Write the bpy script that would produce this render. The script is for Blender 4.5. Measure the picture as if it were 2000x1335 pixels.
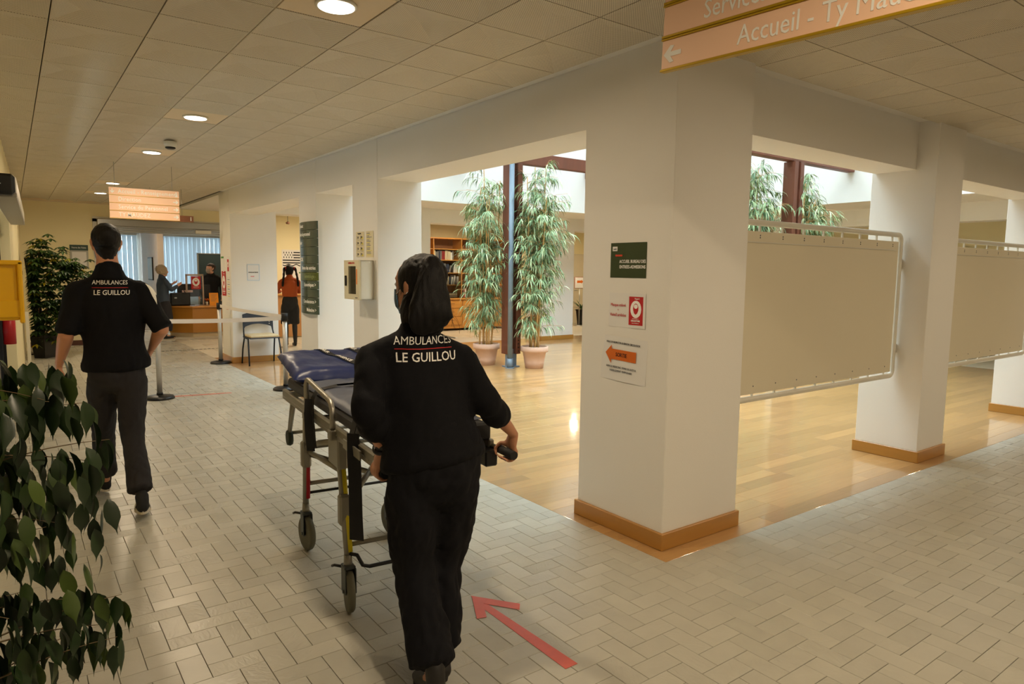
import bpy, bmesh, math, random
from mathutils import Vector, Matrix, noise
from mathutils.bvhtree import BVHTree
import numpy as np
random.seed(7)
SC = bpy.context.scene
COL = SC.collection
PI = math.pi
for o in list(bpy.data.objects): bpy.data.objects.remove(o)

# ---------------- camera, world, exposure ----------------
cam_d = bpy.data.cameras.new('camera'); cam = bpy.data.objects.new('camera', cam_d); COL.objects.link(cam)
SC.camera = cam
F_PX, YAW, PITCH, ROLL = 1330.17, 0.634023, 0.10369, 0.01187
cam_d.sensor_width = 36.0; cam_d.lens = F_PX/2000*36.0; cam_d.clip_start = .05; cam_d.clip_end = 200
_d = Vector((math.sin(YAW)*math.cos(PITCH), math.cos(YAW)*math.cos(PITCH), -math.sin(PITCH)))
_r = Vector((math.cos(YAW), -math.sin(YAW), 0)); _u = _r.cross(_d)
_r2 = math.cos(ROLL)*_r + math.sin(ROLL)*_u; _u2 = -math.sin(ROLL)*_r + math.cos(ROLL)*_u
m = Matrix((_r2, _u2, -_d)).transposed().to_4x4(); m.translation = (0, 0, 1.6)
cam.matrix_world = m
SC.view_settings.view_transform = 'Standard'; SC.view_settings.look = 'None'
SC.view_settings.exposure = 0.0; SC.view_settings.gamma = 1.0; SC.view_settings.use_curve_mapping = False
W = bpy.data.worlds.new('sky'); SC.world = W; W.use_nodes = True
W.node_tree.nodes['Background'].inputs[0].default_value = (0.78, 0.92, 1.0, 1)
W.node_tree.nodes['Background'].inputs[1].default_value = 9.0
WARM = (1.0, 0.80, 0.55)
LIGHT_W = 20.0           # each corridor downlight, watts
def portal(name, loc, rot, sx, sy):
    l = bpy.data.lights.new(name, 'AREA'); l.shape = 'RECTANGLE'; l.size = sx; l.size_y = sy
    l.cycles.is_portal = True
    o = bpy.data.objects.new(name, l); o.location = loc; o.rotation_euler = rot; COL.objects.link(o)
portal('skylight_portal', (7.65, 7.09, 4.15), (0, 0, 0), 8.2, 7.9)
DOWN = [(1.33, 3.24), (1.35, 6.43), (1.36, 8.62), (1.38, 11.75), (1.4, 13.85)]
DOWN_B = [(3.6, 0.6), (6.6, 0.6), (9.6, 0.6), (12.6, 0.6), (1.1, .2)]
DOWN_R = [(5.5, 14.6), (9.5, 14.6), (13.0, 14.6)]
DOWN_D = [(2.2, 18.6), (4.4, 18.8)]
def downlight_lamp(x, y, w, z=2.815, col=WARM):
    l = bpy.data.lights.new('downlight_lamp', 'AREA'); l.shape = 'DISK'; l.size = .16; l.energy = w; l.color = col
    l.spread = math.radians(175)
    o = bpy.data.objects.new('downlight_lamp', l); o.location = (x, y, z); COL.objects.link(o)
for (x, y) in DOWN: downlight_lamp(x, y, LIGHT_W)
for (x, y) in DOWN_B: downlight_lamp(x, y, LIGHT_W*(2.0 if x < 2 else 1.1))
for (x, y) in DOWN_R: downlight_lamp(x, y, LIGHT_W*2.2)
for (x, y) in DOWN_D: downlight_lamp(x, y, LIGHT_W*.8)

# ---------------- helpers ----------------
ROOT = {}
def tag(o, label=None, cat=None, group=None, kind=None):
    if label: o['label'] = label
    if cat: o['category'] = cat
    if group: o['group'] = group
    if kind: o['kind'] = kind
    return o
def empty(name, loc, rz=0, label=None, cat=None, group=None, local=False, kind=None):
    o = bpy.data.objects.new(name, None); COL.objects.link(o); o.location = loc; o.rotation_euler = (0, 0, rz)
    o.empty_display_size = .05
    ROOT[o.name] = Vector((0, 0, 0)) if local else Vector(loc)
    return tag(o, label, cat, group, kind)
def link(name, me, mat, parent=None, label=None, smooth=False, kind=None, loc=None):
    if mat is not None and not me.materials: me.materials.append(mat)
    o = bpy.data.objects.new(name, me); COL.objects.link(o)
    if smooth:
        me.polygons.foreach_set('use_smooth', [True]*len(me.polygons))
    off = Vector((0, 0, 0))
    if parent is not None:
        off = ROOT.get(parent.name, Vector((0, 0, 0))).copy()
        o.parent = parent
    if loc is not None:           # mesh given around its own origin, loc in the coordinates of the builder
        o.location = Vector(loc) - (off if parent is not None and parent.type == 'EMPTY' else off)
    elif off.length > 0:
        me.transform(Matrix.Translation(-off))
    ROOT[o.name] = off
    if label: o['label'] = label
    if kind: o['kind'] = kind
    return o
class MB:
    def __init__(s): s.bm = bmesh.new()
    def _add(s, vs, M=None):
        if M is not None: bmesh.ops.transform(s.bm, matrix=M, verts=vs)
    def box(s, x0, x1, y0, y1, z0, z1, bev=0, M=None, seg=1):
        r = bmesh.ops.create_cube(s.bm, size=1.0); vs = r['verts']
        bmesh.ops.transform(s.bm, matrix=Matrix.Translation(((x0+x1)/2, (y0+y1)/2, (z0+z1)/2)) @ Matrix.Diagonal((abs(x1-x0), abs(y1-y0), abs(z1-z0), 1)), verts=vs)
        if bev > 0:
            es = list({e for v in vs for e in v.link_edges})
            r2 = bmesh.ops.bevel(s.bm, geom=es, offset=bev, segments=seg, affect='EDGES', profile=.5)
            vs = list({v for f in r2['faces'] for v in f.verts} | {v for v in vs if v.is_valid})
        if M is not None: bmesh.ops.transform(s.bm, matrix=M, verts=vs)
        return s
    def cyl(s, p0, p1, r0, r1=None, n=14, caps=True):
        p0 = Vector(p0); p1 = Vector(p1); r1 = r0 if r1 is None else r1
        t = (p1-p0).normalized(); a = t.orthogonal().normalized(); b = t.cross(a)
        A = [s.bm.verts.new(p0+(a*math.cos(2*PI*i/n)+b*math.sin(2*PI*i/n))*r0) for i in range(n)]
        B = [s.bm.verts.new(p1+(a*math.cos(2*PI*i/n)+b*math.sin(2*PI*i/n))*r1) for i in range(n)]
        for i in range(n):
            f = s.bm.faces.new((A[i], A[(i+1) % n], B[(i+1) % n], B[i])); f.smooth = True
        if caps: s.bm.faces.new(A[::-1]); s.bm.faces.new(B)
        return s
    def tube(s, pts, r, n=10, closed=False, caps=True):
        pts = [Vector(p) for p in pts]; N = len(pts); rs = r if isinstance(r, (list, tuple)) else [r]*N
        rings = []; up = None
        for i, p in enumerate(pts):
            if closed: t = (pts[(i+1) % N]-pts[i-1]).normalized()
            else: t = (pts[min(i+1, N-1)]-pts[max(i-1, 0)]).normalized()
            if up is None: up = t.orthogonal().normalized()
            a = (up - t*up.dot(t))
            a = a.normalized() if a.length > 1e-6 else t.orthogonal().normalized()
            up = a; b = t.cross(a)
            rings.append([s.bm.verts.new(p+(a*math.cos(2*PI*k/n)+b*math.sin(2*PI*k/n))*rs[i]) for k in range(n)])
        R = range(N) if closed else range(N-1)
        for i in R:
            A, B = rings[i], rings[(i+1) % N]
            for k in range(n):
                f = s.bm.faces.new((A[k], A[(k+1) % n], B[(k+1) % n], B[k])); f.smooth = True
        if caps and not closed: s.bm.faces.new(rings[0][::-1]); s.bm.faces.new(rings[-1])
        return s
    def lathe(s, prof, c=(0, 0, 0), n=24, M=None, smooth=True, cap=False):
        rings = []; allv = []
        for (r, z) in prof:
            ring = [s.bm.verts.new((c[0]+r*math.cos(2*PI*k/n), c[1]+r*math.sin(2*PI*k/n), c[2]+z)) for k in range(n)]
            rings.append(ring); allv += ring
        for A, B in zip(rings, rings[1:]):
            for k in range(n):
                f = s.bm.faces.new((A[k], A[(k+1) % n], B[(k+1) % n], B[k])); f.smooth = smooth
        s.bm.faces.new(rings[0][::-1]); s.bm.faces.new(rings[-1])
        if M is not None: bmesh.ops.transform(s.bm, matrix=M, verts=allv)
        return s
    def prism(s, poly, h, M=None):      # poly in xy, extruded 0..h in z
        A = [s.bm.verts.new((p[0], p[1], 0)) for p in poly]; B = [s.bm.verts.new((p[0], p[1], h)) for p in poly]
        n = len(poly); s.bm.faces.new(A[::-1]); s.bm.faces.new(B)
        for i in range(n): s.bm.faces.new((A[i], A[(i+1) % n], B[(i+1) % n], B[i]))
        if M is not None: bmesh.ops.transform(s.bm, matrix=M, verts=A+B)
        return s
    def grid(s, w, h, nx, ny, fn=None, M=None, thick=0):
        """sheet in xy centred on the origin, normal +z"""
        vs = {}
        for i in range(nx+1):
            for j in range(ny+1):
                x = -w/2+w*i/nx; y = -h/2+h*j/ny
                vs[i, j] = s.bm.verts.new((x, y, fn(x, y) if fn else 0))
        for i in range(nx):
            for j in range(ny):
                f = s.bm.faces.new((vs[i, j], vs[i+1, j], vs[i+1, j+1], vs[i, j+1])); f.smooth = True
        if M is not None: bmesh.ops.transform(s.bm, matrix=M, verts=list(vs.values()))
        return s
    def mesh(s, name):
        bmesh.ops.recalc_face_normals(s.bm, faces=s.bm.faces[:])
        me = bpy.data.meshes.new(name); s.bm.to_mesh(me); s.bm.free(); return me
    def build(s, name, mat, parent=None, label=None, kind=None, loc=None, cat=None, group=None):
        o = link(name, s.mesh(name), mat, parent, label, kind=kind, loc=loc)
        if cat: o['category'] = cat
        if group: o['group'] = group
        return o
def box(name, mat, parent, x0, x1, y0, y1, z0, z1, bev=0, **k):
    return MB().box(x0, x1, y0, y1, z0, z1, bev).build(name, mat, parent, **k)
def frame(origin, right, up):
    r = Vector(right).normalized(); u = Vector(up).normalized(); n = r.cross(u).normalized(); u = n.cross(r)
    M = Matrix((r, u, n)).transposed().to_4x4(); M.translation = Vector(origin); return M
def FX(x, y, z): return frame((x, y, z), (0, -1, 0), (0, 0, 1))    # on a face looking towards -x
def FY(x, y, z): return frame((x, y, z), (1, 0, 0), (0, 0, 1))     # on a face looking towards -y

# ---------------- materials ----------------
MATS = {}
def nodes(name):
    mt = bpy.data.materials.new(name); mt.use_nodes = True
    nt = mt.node_tree; b = nt.nodes['Principled BSDF']; MATS[name] = mt
    return mt, nt, b
def sRGB(h):
    if isinstance(h, str): c = [int(h[i:i+2], 16)/255 for i in (0, 2, 4)]
    else: c = [v/255 for v in h]
    return tuple((v/12.92 if v <= .04045 else ((v+.055)/1.055)**2.4) for v in c)
def mat(name, col, rough=.5, metal=0, bump=0, bscale=60, var=.06, vscale=6, spec=.5, coat=0, stretch=None, dist=.01, obj=True, trans=0, emit=0):
    if name in MATS: return MATS[name]
    mt, nt, b = nodes(name); L = nt.links
    c = sRGB(col)
    b.inputs['Roughness'].default_value = rough; b.inputs['Metallic'].default_value = metal
    b.inputs['Specular IOR Level'].default_value = spec
    if coat: b.inputs['Coat Weight'].default_value = coat; b.inputs['Coat Roughness'].default_value = .08
    tc = nt.nodes.new('ShaderNodeTexCoord'); src = tc.outputs['Object']
    if stretch:
        mp = nt.nodes.new('ShaderNodeMapping'); mp.inputs['Scale'].default_value = stretch; L.new(src, mp.inputs[0]); src = mp.outputs[0]
    n = nt.nodes.new('ShaderNodeTexNoise'); n.inputs['Scale'].default_value = vscale; n.inputs['Detail'].default_value = 3; L.new(src, n.inputs['Vector'])
    r = nt.nodes.new('ShaderNodeMapRange'); r.inputs['To Min'].default_value = 1-var; r.inputs['To Max'].default_value = 1+var; L.new(n.outputs[0], r.inputs[0])
    mx = nt.nodes.new('ShaderNodeVectorMath'); mx.operation = 'SCALE'; mx.inputs[0].default_value = c; L.new(r.outputs[0], mx.inputs['Scale'])
    L.new(mx.outputs[0], b.inputs['Base Color'])
    if bump:
        n2 = nt.nodes.new('ShaderNodeTexNoise'); n2.inputs['Scale'].default_value = bscale; n2.inputs['Detail'].default_value = 2; L.new(src, n2.inputs['Vector'])
        bp = nt.nodes.new('ShaderNodeBump'); bp.inputs['Strength'].default_value = bump; bp.inputs['Distance'].default_value = dist; L.new(n2.outputs[0], bp.inputs['Height']); L.new(bp.outputs[0], b.inputs['Normal'])
    if emit:
        b.inputs['Emission Color'].default_value = (*c, 1); b.inputs['Emission Strength'].default_value = emit
    return mt
paint = mat('wall_paint', (236, 233, 226), .6, bump=.08, bscale=150, var=.02, vscale=1.5)
yellowp = mat('yellow_wall_paint', (244, 232, 188), .6, bump=.08, bscale=150, var=.03, vscale=1.2)
whitep = mat('white_paint', (235, 234, 230), .55, var=.01)
basewood = mat('baseboard_wood', (178, 126, 54), .35, var=.12, vscale=4, stretch=(1, 1, 8), coat=.3)
darkbase = mat('dark_baseboard', (82, 42, 26), .5)
black = mat('black_plastic', (14, 14, 15), .4, var=.1)
blackr = mat('black_rubber', (22, 22, 22), .7)
alu = mat('aluminium', (168, 164, 152), .38, .85, var=.08)
steel = mat('brushed_steel', (170, 170, 166), .32, .9, var=.08, stretch=(1, 1, 30), vscale=20)
whitem = mat('white_enamel', (222, 218, 204), .28, var=.02)
paper = mat('paper', (232, 230, 226), .8, var=.02)
orange = mat('orange_print', (214, 106, 22), .7)
redp = mat('red_print', (190, 30, 30), .6)
blackp = mat('black_print', (20, 20, 24), .7)
greyp = mat('grey_print', (96, 96, 100), .7)
whitel = mat('white_lettering', (250, 248, 242), .6)
greenp = mat('green_print', (48, 66, 28), .7)
beech = mat('cabinet_beech', (206, 146, 70), .4, var=.12, vscale=3, stretch=(1, 1, 6), coat=.2)
terra = mat('terracotta', (214, 176, 152), .8, bump=.2, bscale=40, var=.08)
soil = mat('soil', (150, 138, 118), .9, bump=.6, bscale=50, var=.3, vscale=40)
postwood = mat('post_timber', (112, 64, 44), .55, var=.25, vscale=5, stretch=(2, 2, .25), bump=.15, bscale=30)
bluepipe = mat('blue_grey_pipe', (118, 134, 148), .4, var=.05)
cane = mat('bamboo_cane', (206, 164, 104), .45, var=.15, vscale=10)
skin = mat('skin', (196, 138, 104), .5, var=.05, vscale=20)
skin2 = mat('pale_skin', (222, 168, 140), .5, var=.04, vscale=20)
hairb = mat('black_hair', (10, 8, 8), .5, bump=.5, bscale=70, var=.3, stretch=(8, 8, .6), vscale=20, dist=.004, spec=.25)
hairg = mat('grey_hair', (176, 158, 134), .5, bump=.5, bscale=60, var=.2, stretch=(6, 6, 1), vscale=20)
hairbr = mat('brown_hair', (52, 30, 20), .45, bump=.5, bscale=60, var=.2, stretch=(6, 6, 1), vscale=20)
uniform = mat('dark_uniform_cloth', (9, 9, 14), .85, bump=.2, bscale=400, var=.12, vscale=8, spec=.25)
trouser = mat('dark_trouser_cloth', (13, 13, 18), .85, bump=.2, bscale=400, var=.12, vscale=8, spec=.25)
trouser_g = mat('charcoal_trouser_cloth', (44, 42, 44), .85, bump=.2, bscale=400, var=.12, vscale=8, spec=.25)
glassm, nt, b = nodes('clear_glass'); nt.nodes.remove(b)
_t = nt.nodes.new('ShaderNodeBsdfTransparent'); _g = nt.nodes.new('ShaderNodeBsdfGlossy'); _g.inputs['Roughness'].default_value = .02
_f = nt.nodes.new('ShaderNodeFresnel'); _f.inputs[0].default_value = 1.3; _m = nt.nodes.new('ShaderNodeMixShader')
_t.inputs[0].default_value = (.94, .96, .96, 1)
nt.links.new(_f.outputs[0], _m.inputs[0]); nt.links.new(_t.outputs[0], _m.inputs[1]); nt.links.new(_g.outputs[0], _m.inputs[2]); nt.links.new(_m.outputs[0], nt.nodes['Material Output'].inputs[0])
def emitter(name, col, s):
    mt = bpy.data.materials.new(name); mt.use_nodes = True; nt = mt.node_tree; nt.nodes.clear()
    e = nt.nodes.new('ShaderNodeEmission'); e.inputs[0].default_value = (*col, 1); e.inputs[1].default_value = s
    o = nt.nodes.new('ShaderNodeOutputMaterial'); nt.links.new(e.outputs[0], o.inputs[0]); return mt
lens = emitter('downlight_lens', (1.0, .9, .74), 9)
# floor tile: slate-like glazed ceramic, each tile with its own tone (attribute 'rnd')
def tilemat(name, base, rough, relief):
    mt, nt, b = nodes(name); L = nt.links; N = nt.nodes.new
    at = N('ShaderNodeAttribute'); at.attribute_name = 'rnd'
    sp = N('ShaderNodeSeparateColor'); L.new(at.outputs['Color'], sp.inputs[0])
    geo = N('ShaderNodeNewGeometry')
    ofs = N('ShaderNodeVectorMath'); ofs.operation = 'SCALE'; ofs.inputs['Scale'].default_value = 37.0; L.new(at.outputs['Color'], ofs.inputs[0])
    add = N('ShaderNodeVectorMath'); add.operation = 'ADD'; L.new(geo.outputs['Position'], add.inputs[0]); L.new(ofs.outputs[0], add.inputs[1])
    rot = N('ShaderNodeVectorRotate'); rot.rotation_type = 'Z_AXIS'; L.new(add.outputs[0], rot.inputs['Vector'])
    ang = N('ShaderNodeMath'); ang.operation = 'MULTIPLY'; ang.inputs[1].default_value = 6.28; L.new(sp.outputs[1], ang.inputs[0]); L.new(ang.outputs[0], rot.inputs['Angle'])
    mp = N('ShaderNodeMapping'); mp.inputs['Scale'].default_value = (1, .35, 1); L.new(rot.outputs[0], mp.inputs[0])
    n1 = N('ShaderNodeTexNoise'); n1.inputs['Scale'].default_value = 38; n1.inputs['Detail'].default_value = 3; n1.inputs['Distortion'].default_value = 1.2; L.new(mp.outputs[0], n1.inputs['Vector'])
    st = N('ShaderNodeMapRange'); st.inputs['To Min'].default_value = .12*relief; st.inputs['To Max'].default_value = relief; 
    pw = N('ShaderNodeMath'); pw.operation = 'POWER'; pw.inputs[1].default_value = 2.0; L.new(sp.outputs[2], pw.inputs[0]); L.new(pw.outputs[0], st.inputs[0])
    bp = N('ShaderNodeBump'); bp.inputs['Distance'].default_value = .004; L.new(st.outputs[0], bp.inputs['Strength']); L.new(n1.outputs[0], bp.inputs['Height']); L.new(bp.outputs[0], b.inputs['Normal'])
    n2 = N('ShaderNodeTexNoise'); n2.inputs['Scale'].default_value = 9; n2.inputs['Detail'].default_value = 4; L.new(add.outputs[0], n2.inputs['Vector'])
    s1 = N('ShaderNodeMapRange'); s1.inputs['To Min'].default_value = .94; s1.inputs['To Max'].default_value = 1.04; L.new(sp.outputs[0], s1.inputs[0])
    s2 = N('ShaderNodeMapRange'); s2.inputs['To Min'].default_value = .9; s2.inputs['To Max'].default_value = 1.1; L.new(n2.outputs[0], s2.inputs[0])
    mu = N('ShaderNodeMath'); mu.operation = 'MULTIPLY'; L.new(s1.outputs[0], mu.inputs[0]); L.new(s2.outputs[0], mu.inputs[1])
    sc = N('ShaderNodeVectorMath'); sc.operation = 'SCALE'; sc.inputs[0].default_value = sRGB(base); L.new(mu.outputs[0], sc.inputs['Scale']); L.new(sc.outputs[0], b.inputs['Base Color'])
    rr = N('ShaderNodeMapRange'); rr.inputs['To Min'].default_value = rough-.04; rr.inputs['To Max'].default_value = rough+.05; L.new(sp.outputs[1], rr.inputs[0]); L.new(rr.outputs[0], b.inputs['Roughness'])
    return mt
tile_m = tilemat('glazed_floor_tile', (180, 176, 162), .30, .9)
grout_m = mat('tile_joint', (66, 56, 42), .9, var=.15, vscale=30)
def woodmat(name, base):
    mt, nt, b = nodes(name); L = nt.links; N = nt.nodes.new
    at = N('ShaderNodeAttribute'); at.attribute_name = 'rnd'
    sp = N('ShaderNodeSeparateColor'); L.new(at.outputs['Color'], sp.inputs[0])
    geo = N('ShaderNodeNewGeometry')
    ofs = N('ShaderNodeVectorMath'); ofs.operation = 'SCALE'; ofs.inputs['Scale'].default_value = 21.0; L.new(at.outputs['Color'], ofs.inputs[0])
    add = N('ShaderNodeVectorMath'); add.operation = 'ADD'; L.new(geo.outputs['Position'], add.inputs[0]); L.new(ofs.outputs[0], add.inputs[1])
    mp = N('ShaderNodeMapping'); mp.inputs['Scale'].default_value = (1.2, 16, 1); L.new(add.outputs[0], mp.inputs[0])
    n1 = N('ShaderNodeTexNoise'); n1.inputs['Scale'].default_value = 3; n1.inputs['Detail'].default_value = 5; L.new(mp.outputs[0], n1.inputs['Vector'])
    s1 = N('ShaderNodeMapRange'); s1.inputs['To Min'].default_value = .82; s1.inputs['To Max'].default_value = 1.1; L.new(sp.outputs[0], s1.inputs[0])
    s2 = N('ShaderNodeMapRange'); s2.inputs['To Min'].default_value = .84; s2.inputs['To Max'].default_value = 1.14; L.new(n1.outputs[0], s2.inputs[0])
    mu = N('ShaderNodeMath'); mu.operation = 'MULTIPLY'; L.new(s1.outputs[0], mu.inputs[0]); L.new(s2.outputs[0], mu.inputs[1])
    sc = N('ShaderNodeVectorMath'); sc.operation = 'SCALE'; sc.inputs[0].default_value = sRGB(base); L.new(mu.outputs[0], sc.inputs['Scale']); L.new(sc.outputs[0], b.inputs['Base Color'])
    n3 = N('ShaderNodeTexNoise'); n3.inputs['Scale'].default_value = 5; n3.inputs['Detail'].default_value = 1; L.new(geo.outputs['Position'], n3.inputs['Vector'])
    bp = N('ShaderNodeBump'); bp.inputs['Distance'].default_value = .004; bp.inputs['Strength'].default_value = .25; L.new(n3.outputs[0], bp.inputs['Height']); L.new(bp.outputs[0], b.inputs['Normal']); L.new(bp.outputs[0], b.inputs['Coat Normal'])
    b.inputs['Roughness'].default_value = .32; b.inputs['Coat Weight'].default_value = .8; b.inputs['Coat Roughness'].default_value = .07
    return mt
wood_m = woodmat('parquet_plank', (186, 144, 92))
# perforated metal ceiling tile
mt, nt, b = nodes('perforated_ceiling_tile'); ceil_m = mt; L = nt.links; N = nt.nodes.new
geo = N('ShaderNodeNewGeometry'); sx = N('ShaderNodeSeparateXYZ'); L.new(geo.outputs['Position'], sx.inputs[0])
def _s(out):
    a = N('ShaderNodeMath'); a.operation = 'MULTIPLY'; a.inputs[1].default_value = 2*PI/.0125; L.new(out, a.inputs[0])
    c = N('ShaderNodeMath'); c.operation = 'SINE'; L.new(a.outputs[0], c.inputs[0]); return c
mu = N('ShaderNodeMath'); mu.operation = 'MULTIPLY'; L.new(_s(sx.outputs[0]).outputs[0], mu.inputs[0]); L.new(_s(sx.outputs[1]).outputs[0], mu.inputs[1])
gr = N('ShaderNodeMath'); gr.operation = 'GREATER_THAN'; gr.inputs[1].default_value = .35; L.new(mu.outputs[0], gr.inputs[0])
mi = N('ShaderNodeMix'); mi.data_type = 'RGBA'; L.new(gr.outputs[0], mi.inputs[0]); mi.inputs[6].default_value = (*sRGB((222, 212, 190)), 1); mi.inputs[7].default_value = (*sRGB((120, 108, 88)), 1)
L.new(mi.outputs[2], b.inputs['Base Color']); b.inputs['Roughness'].default_value = .5
ceil_plain = mat('plain_ceiling_tile', (226, 206, 172), .5, var=.02)
ceil_back = mat('ceiling_void', (60, 54, 44), .8)

def add_rnd(me, per):       # per-face colour attribute; per = list of (r,g,b) for each face
    a = me.color_attributes.new('rnd', 'FLOAT_COLOR', 'CORNER')
    buf = []
    for p, c in zip(me.polygons, per): buf += list((*c, 1))*p.loop_total
    a.data.foreach_set('color', buf)
def slab_mesh(name, rects, z0, z1, bev, up=True):
    """rects: (x0,x1,y0,y1,lift); bevelled slabs without the hidden face, one colour per slab"""
    V = []; Fc = []; per = []
    for (x0, x1, y0, y1, lift) in rects:
        k = len(V); zt = z1+lift; c = (random.random(), random.random(), random.random())
        b_ = bev
        V += [(x0, y0, z0), (x1, y0, z0), (x1, y1, z0), (x0, y1, z0)]
        V += [(x0, y0, zt-b_ if up else zt+b_), (x1, y0, zt-b_ if up else zt+b_), (x1, y1, zt-b_ if up else zt+b_), (x0, y1, zt-b_ if up else zt+b_)]
        V += [(x0+b_, y0+b_, zt), (x1-b_, y0+b_, zt), (x1-b_, y1-b_, zt), (x0+b_, y1-b_, zt)]
        q = []
        for i in range(4):
            j = (i+1) % 4; q += [(k+i, k+j, k+4+j, k+4+i), (k+4+i, k+4+j, k+8+j, k+8+i)]
        q.append((k+8, k+9, k+10, k+11))
        Fc += q; per += [c]*len(q)
    me = bpy.data.meshes.new(name); me.from_pydata(V, [], Fc); add_rnd(me, per); me.update(); return me
def text_mesh(s, size, extrude=.0006, bold=0, align='CENTER', shear=0, width=1.0, space=1.0):
    cu = bpy.data.curves.new('lettering', 'FONT'); cu.body = s; cu.size = size; cu.extrude = extrude; cu.offset = bold
    cu.align_x = align; cu.align_y = 'CENTER'; cu.resolution_u = 2; cu.shear = shear; cu.space_character = space
    o = bpy.data.objects.new('lettering', cu); COL.objects.link(o)
    bpy.context.view_layer.update()
    dg = bpy.context.evaluated_depsgraph_get(); me = bpy.data.meshes.new_from_object(o.evaluated_get(dg))
    bpy.data.objects.remove(o); bpy.data.curves.remove(cu)
    if width != 1.0: me.transform(Matrix.Diagonal((width, 1, 1, 1)))
    me.materials.clear(); return me
def text(s, size, mt, M, parent, off=.0015, name='lettering', **k):
    me = text_mesh(s, size, **k); me.transform(M @ Matrix.Translation((0, 0, off)))
    return link(name, me, mt, parent)
# ---------------- structure ----------------
CX, CY = 2.966, 2.547          # corner of the corner column
TX, TY = 2.860, 2.420          # edge between tiles and parquet
H = 2.846; ZB = 2.488
floor = tag(MB().box(-2.2, 17, -4, 22.5, -.2, -.012).build('floor', grout_m), kind='structure', label='grey-beige herringbone tiled floor with parquet in the atrium')
# herringbone tiles, unit .1
near, far = [], []
G = .0022
a = .0999
def keep_tile(x0, x1, y0, y1):
    if x1 <= TX+.001 and x0 > -1.9 and y1 < 16.4 and y0 > .2: return (x0, x1, y0, y1)
    if y1 <= TY+.01 and y0 > -1.6 and x1 < 15.5 and x0 > -1.9 and y0 > .2-.0: return (x0, x1, y0, y1)
    # clip against the L-shaped edge
    if x0 < TX and x1 > TX and y0 >= TY-.005 and y1 < 16.4: return (x0, TX, y0, y1)
    if y0 < TY and y1 > TY+.01 and x0 >= TX-.005 and x1 < 15.5: return (x0, x1, y0, TY)
    return None
for i in range(-130, 190):
    for j in range(-90, 90):
        # lattice vectors (1,1),(2,-2)
        ux = i+2*j; uy = i-2*j
        for (w, h, ox, oy) in ((1, 2, -1, -2), (2, 1, -3, -1)):
            x0 = TX+(ux+ox)*a; y0 = TY+(uy+oy)*a
            if x0 < -2 or x0 > 15.6 or y0 < 0 or y0 > 16.4: continue
            r = keep_tile(x0, x0+w*a, y0, y0+h*a)
            if r is None or (r[1]-r[0] < .01) or (r[3]-r[2] < .01): continue
            cx_, cy_ = (r[0]+r[1])/2, (r[2]+r[3])/2
            v = Vector((cx_, cy_, -1.6)); dz = v.dot(_d)
            if dz <= .5: far.append((9, r)); continue
            px = 1000+F_PX*v.dot(_r2)/dz; py = 667.5-F_PX*v.dot(_u2)/dz
            vis = -40 < px < 2040 and py < 1380
            (near if vis else far).append((dz, r))
near.sort(key=lambda t: t[0])
far = near[300:]+far; near = near[:300]
def sh(r): return (r[0]+G/2, r[1]-G/2, r[2]+G/2, r[3]-G/2, random.uniform(-.0004, .0004))
for d_, r in near:
    link('tile', slab_mesh('tile', [sh(r)], -.012, 0, .0012), tile_m, floor)
link('tile_field', slab_mesh('tile_field', [sh(r) for d_, r in far], -.012, 0, .0012), tile_m, floor, kind='stuff')
# plain tiling behind the atrium, in corridor B's far end and in the reception
back = []
for x0 in np.arange(2.86, 16.9, .3):
    for y0 in np.arange(12.85, 16.2, .3): back.append((x0+.002, x0+.298, y0+.002, y0+.298, 0))
for x0 in np.arange(-.6, 6.2, .3):
    for y0 in np.arange(16.4, 22.3, .3): back.append((x0+.002, x0+.298, y0+.002, y0+.298, 0))
for x0 in np.arange(13.7, 16.9, .3):
    for y0 in np.arange(2.42, 12.8, .3): back.append((x0+.002, x0+.298, y0+.002, y0+.298, 0))
link('tile_field', slab_mesh('tile_field', back, -.012, 0, .001), tilemat('pale_floor_tile', (214, 208, 190), .3, .2), floor, kind='stuff')
# parquet
pl = []
y = TY; row = 0
while y < 12.84:
    y1 = min(y+.125, 12.85); x = TX - random.random()*.9
    while x < 13.7:
        L_ = random.choice((.6, .8, 1.0, 1.2)); x1 = min(x+L_, 13.7)
        xs = max(x, TX)
        if x1-xs > .02: pl.append(((xs**2+y**2), (xs, x1, y, y1)))
        x = x1
    y = y1; row += 1
pl.sort(key=lambda t: t[0])
def shp(r): return (r[0]+.0004, r[1]-.0004, r[2]+.0004, r[3]-.0004, random.uniform(0, .0004))
for d_, r in pl[:300]: link('plank', slab_mesh('plank', [shp(r)], -.012, 0, .0007), wood_m, floor)
link('plank_field', slab_mesh('plank_field', [shp(r) for d_, r in pl[300:]], -.012, 0, .0007), wood_m, floor, kind='stuff')

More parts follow.
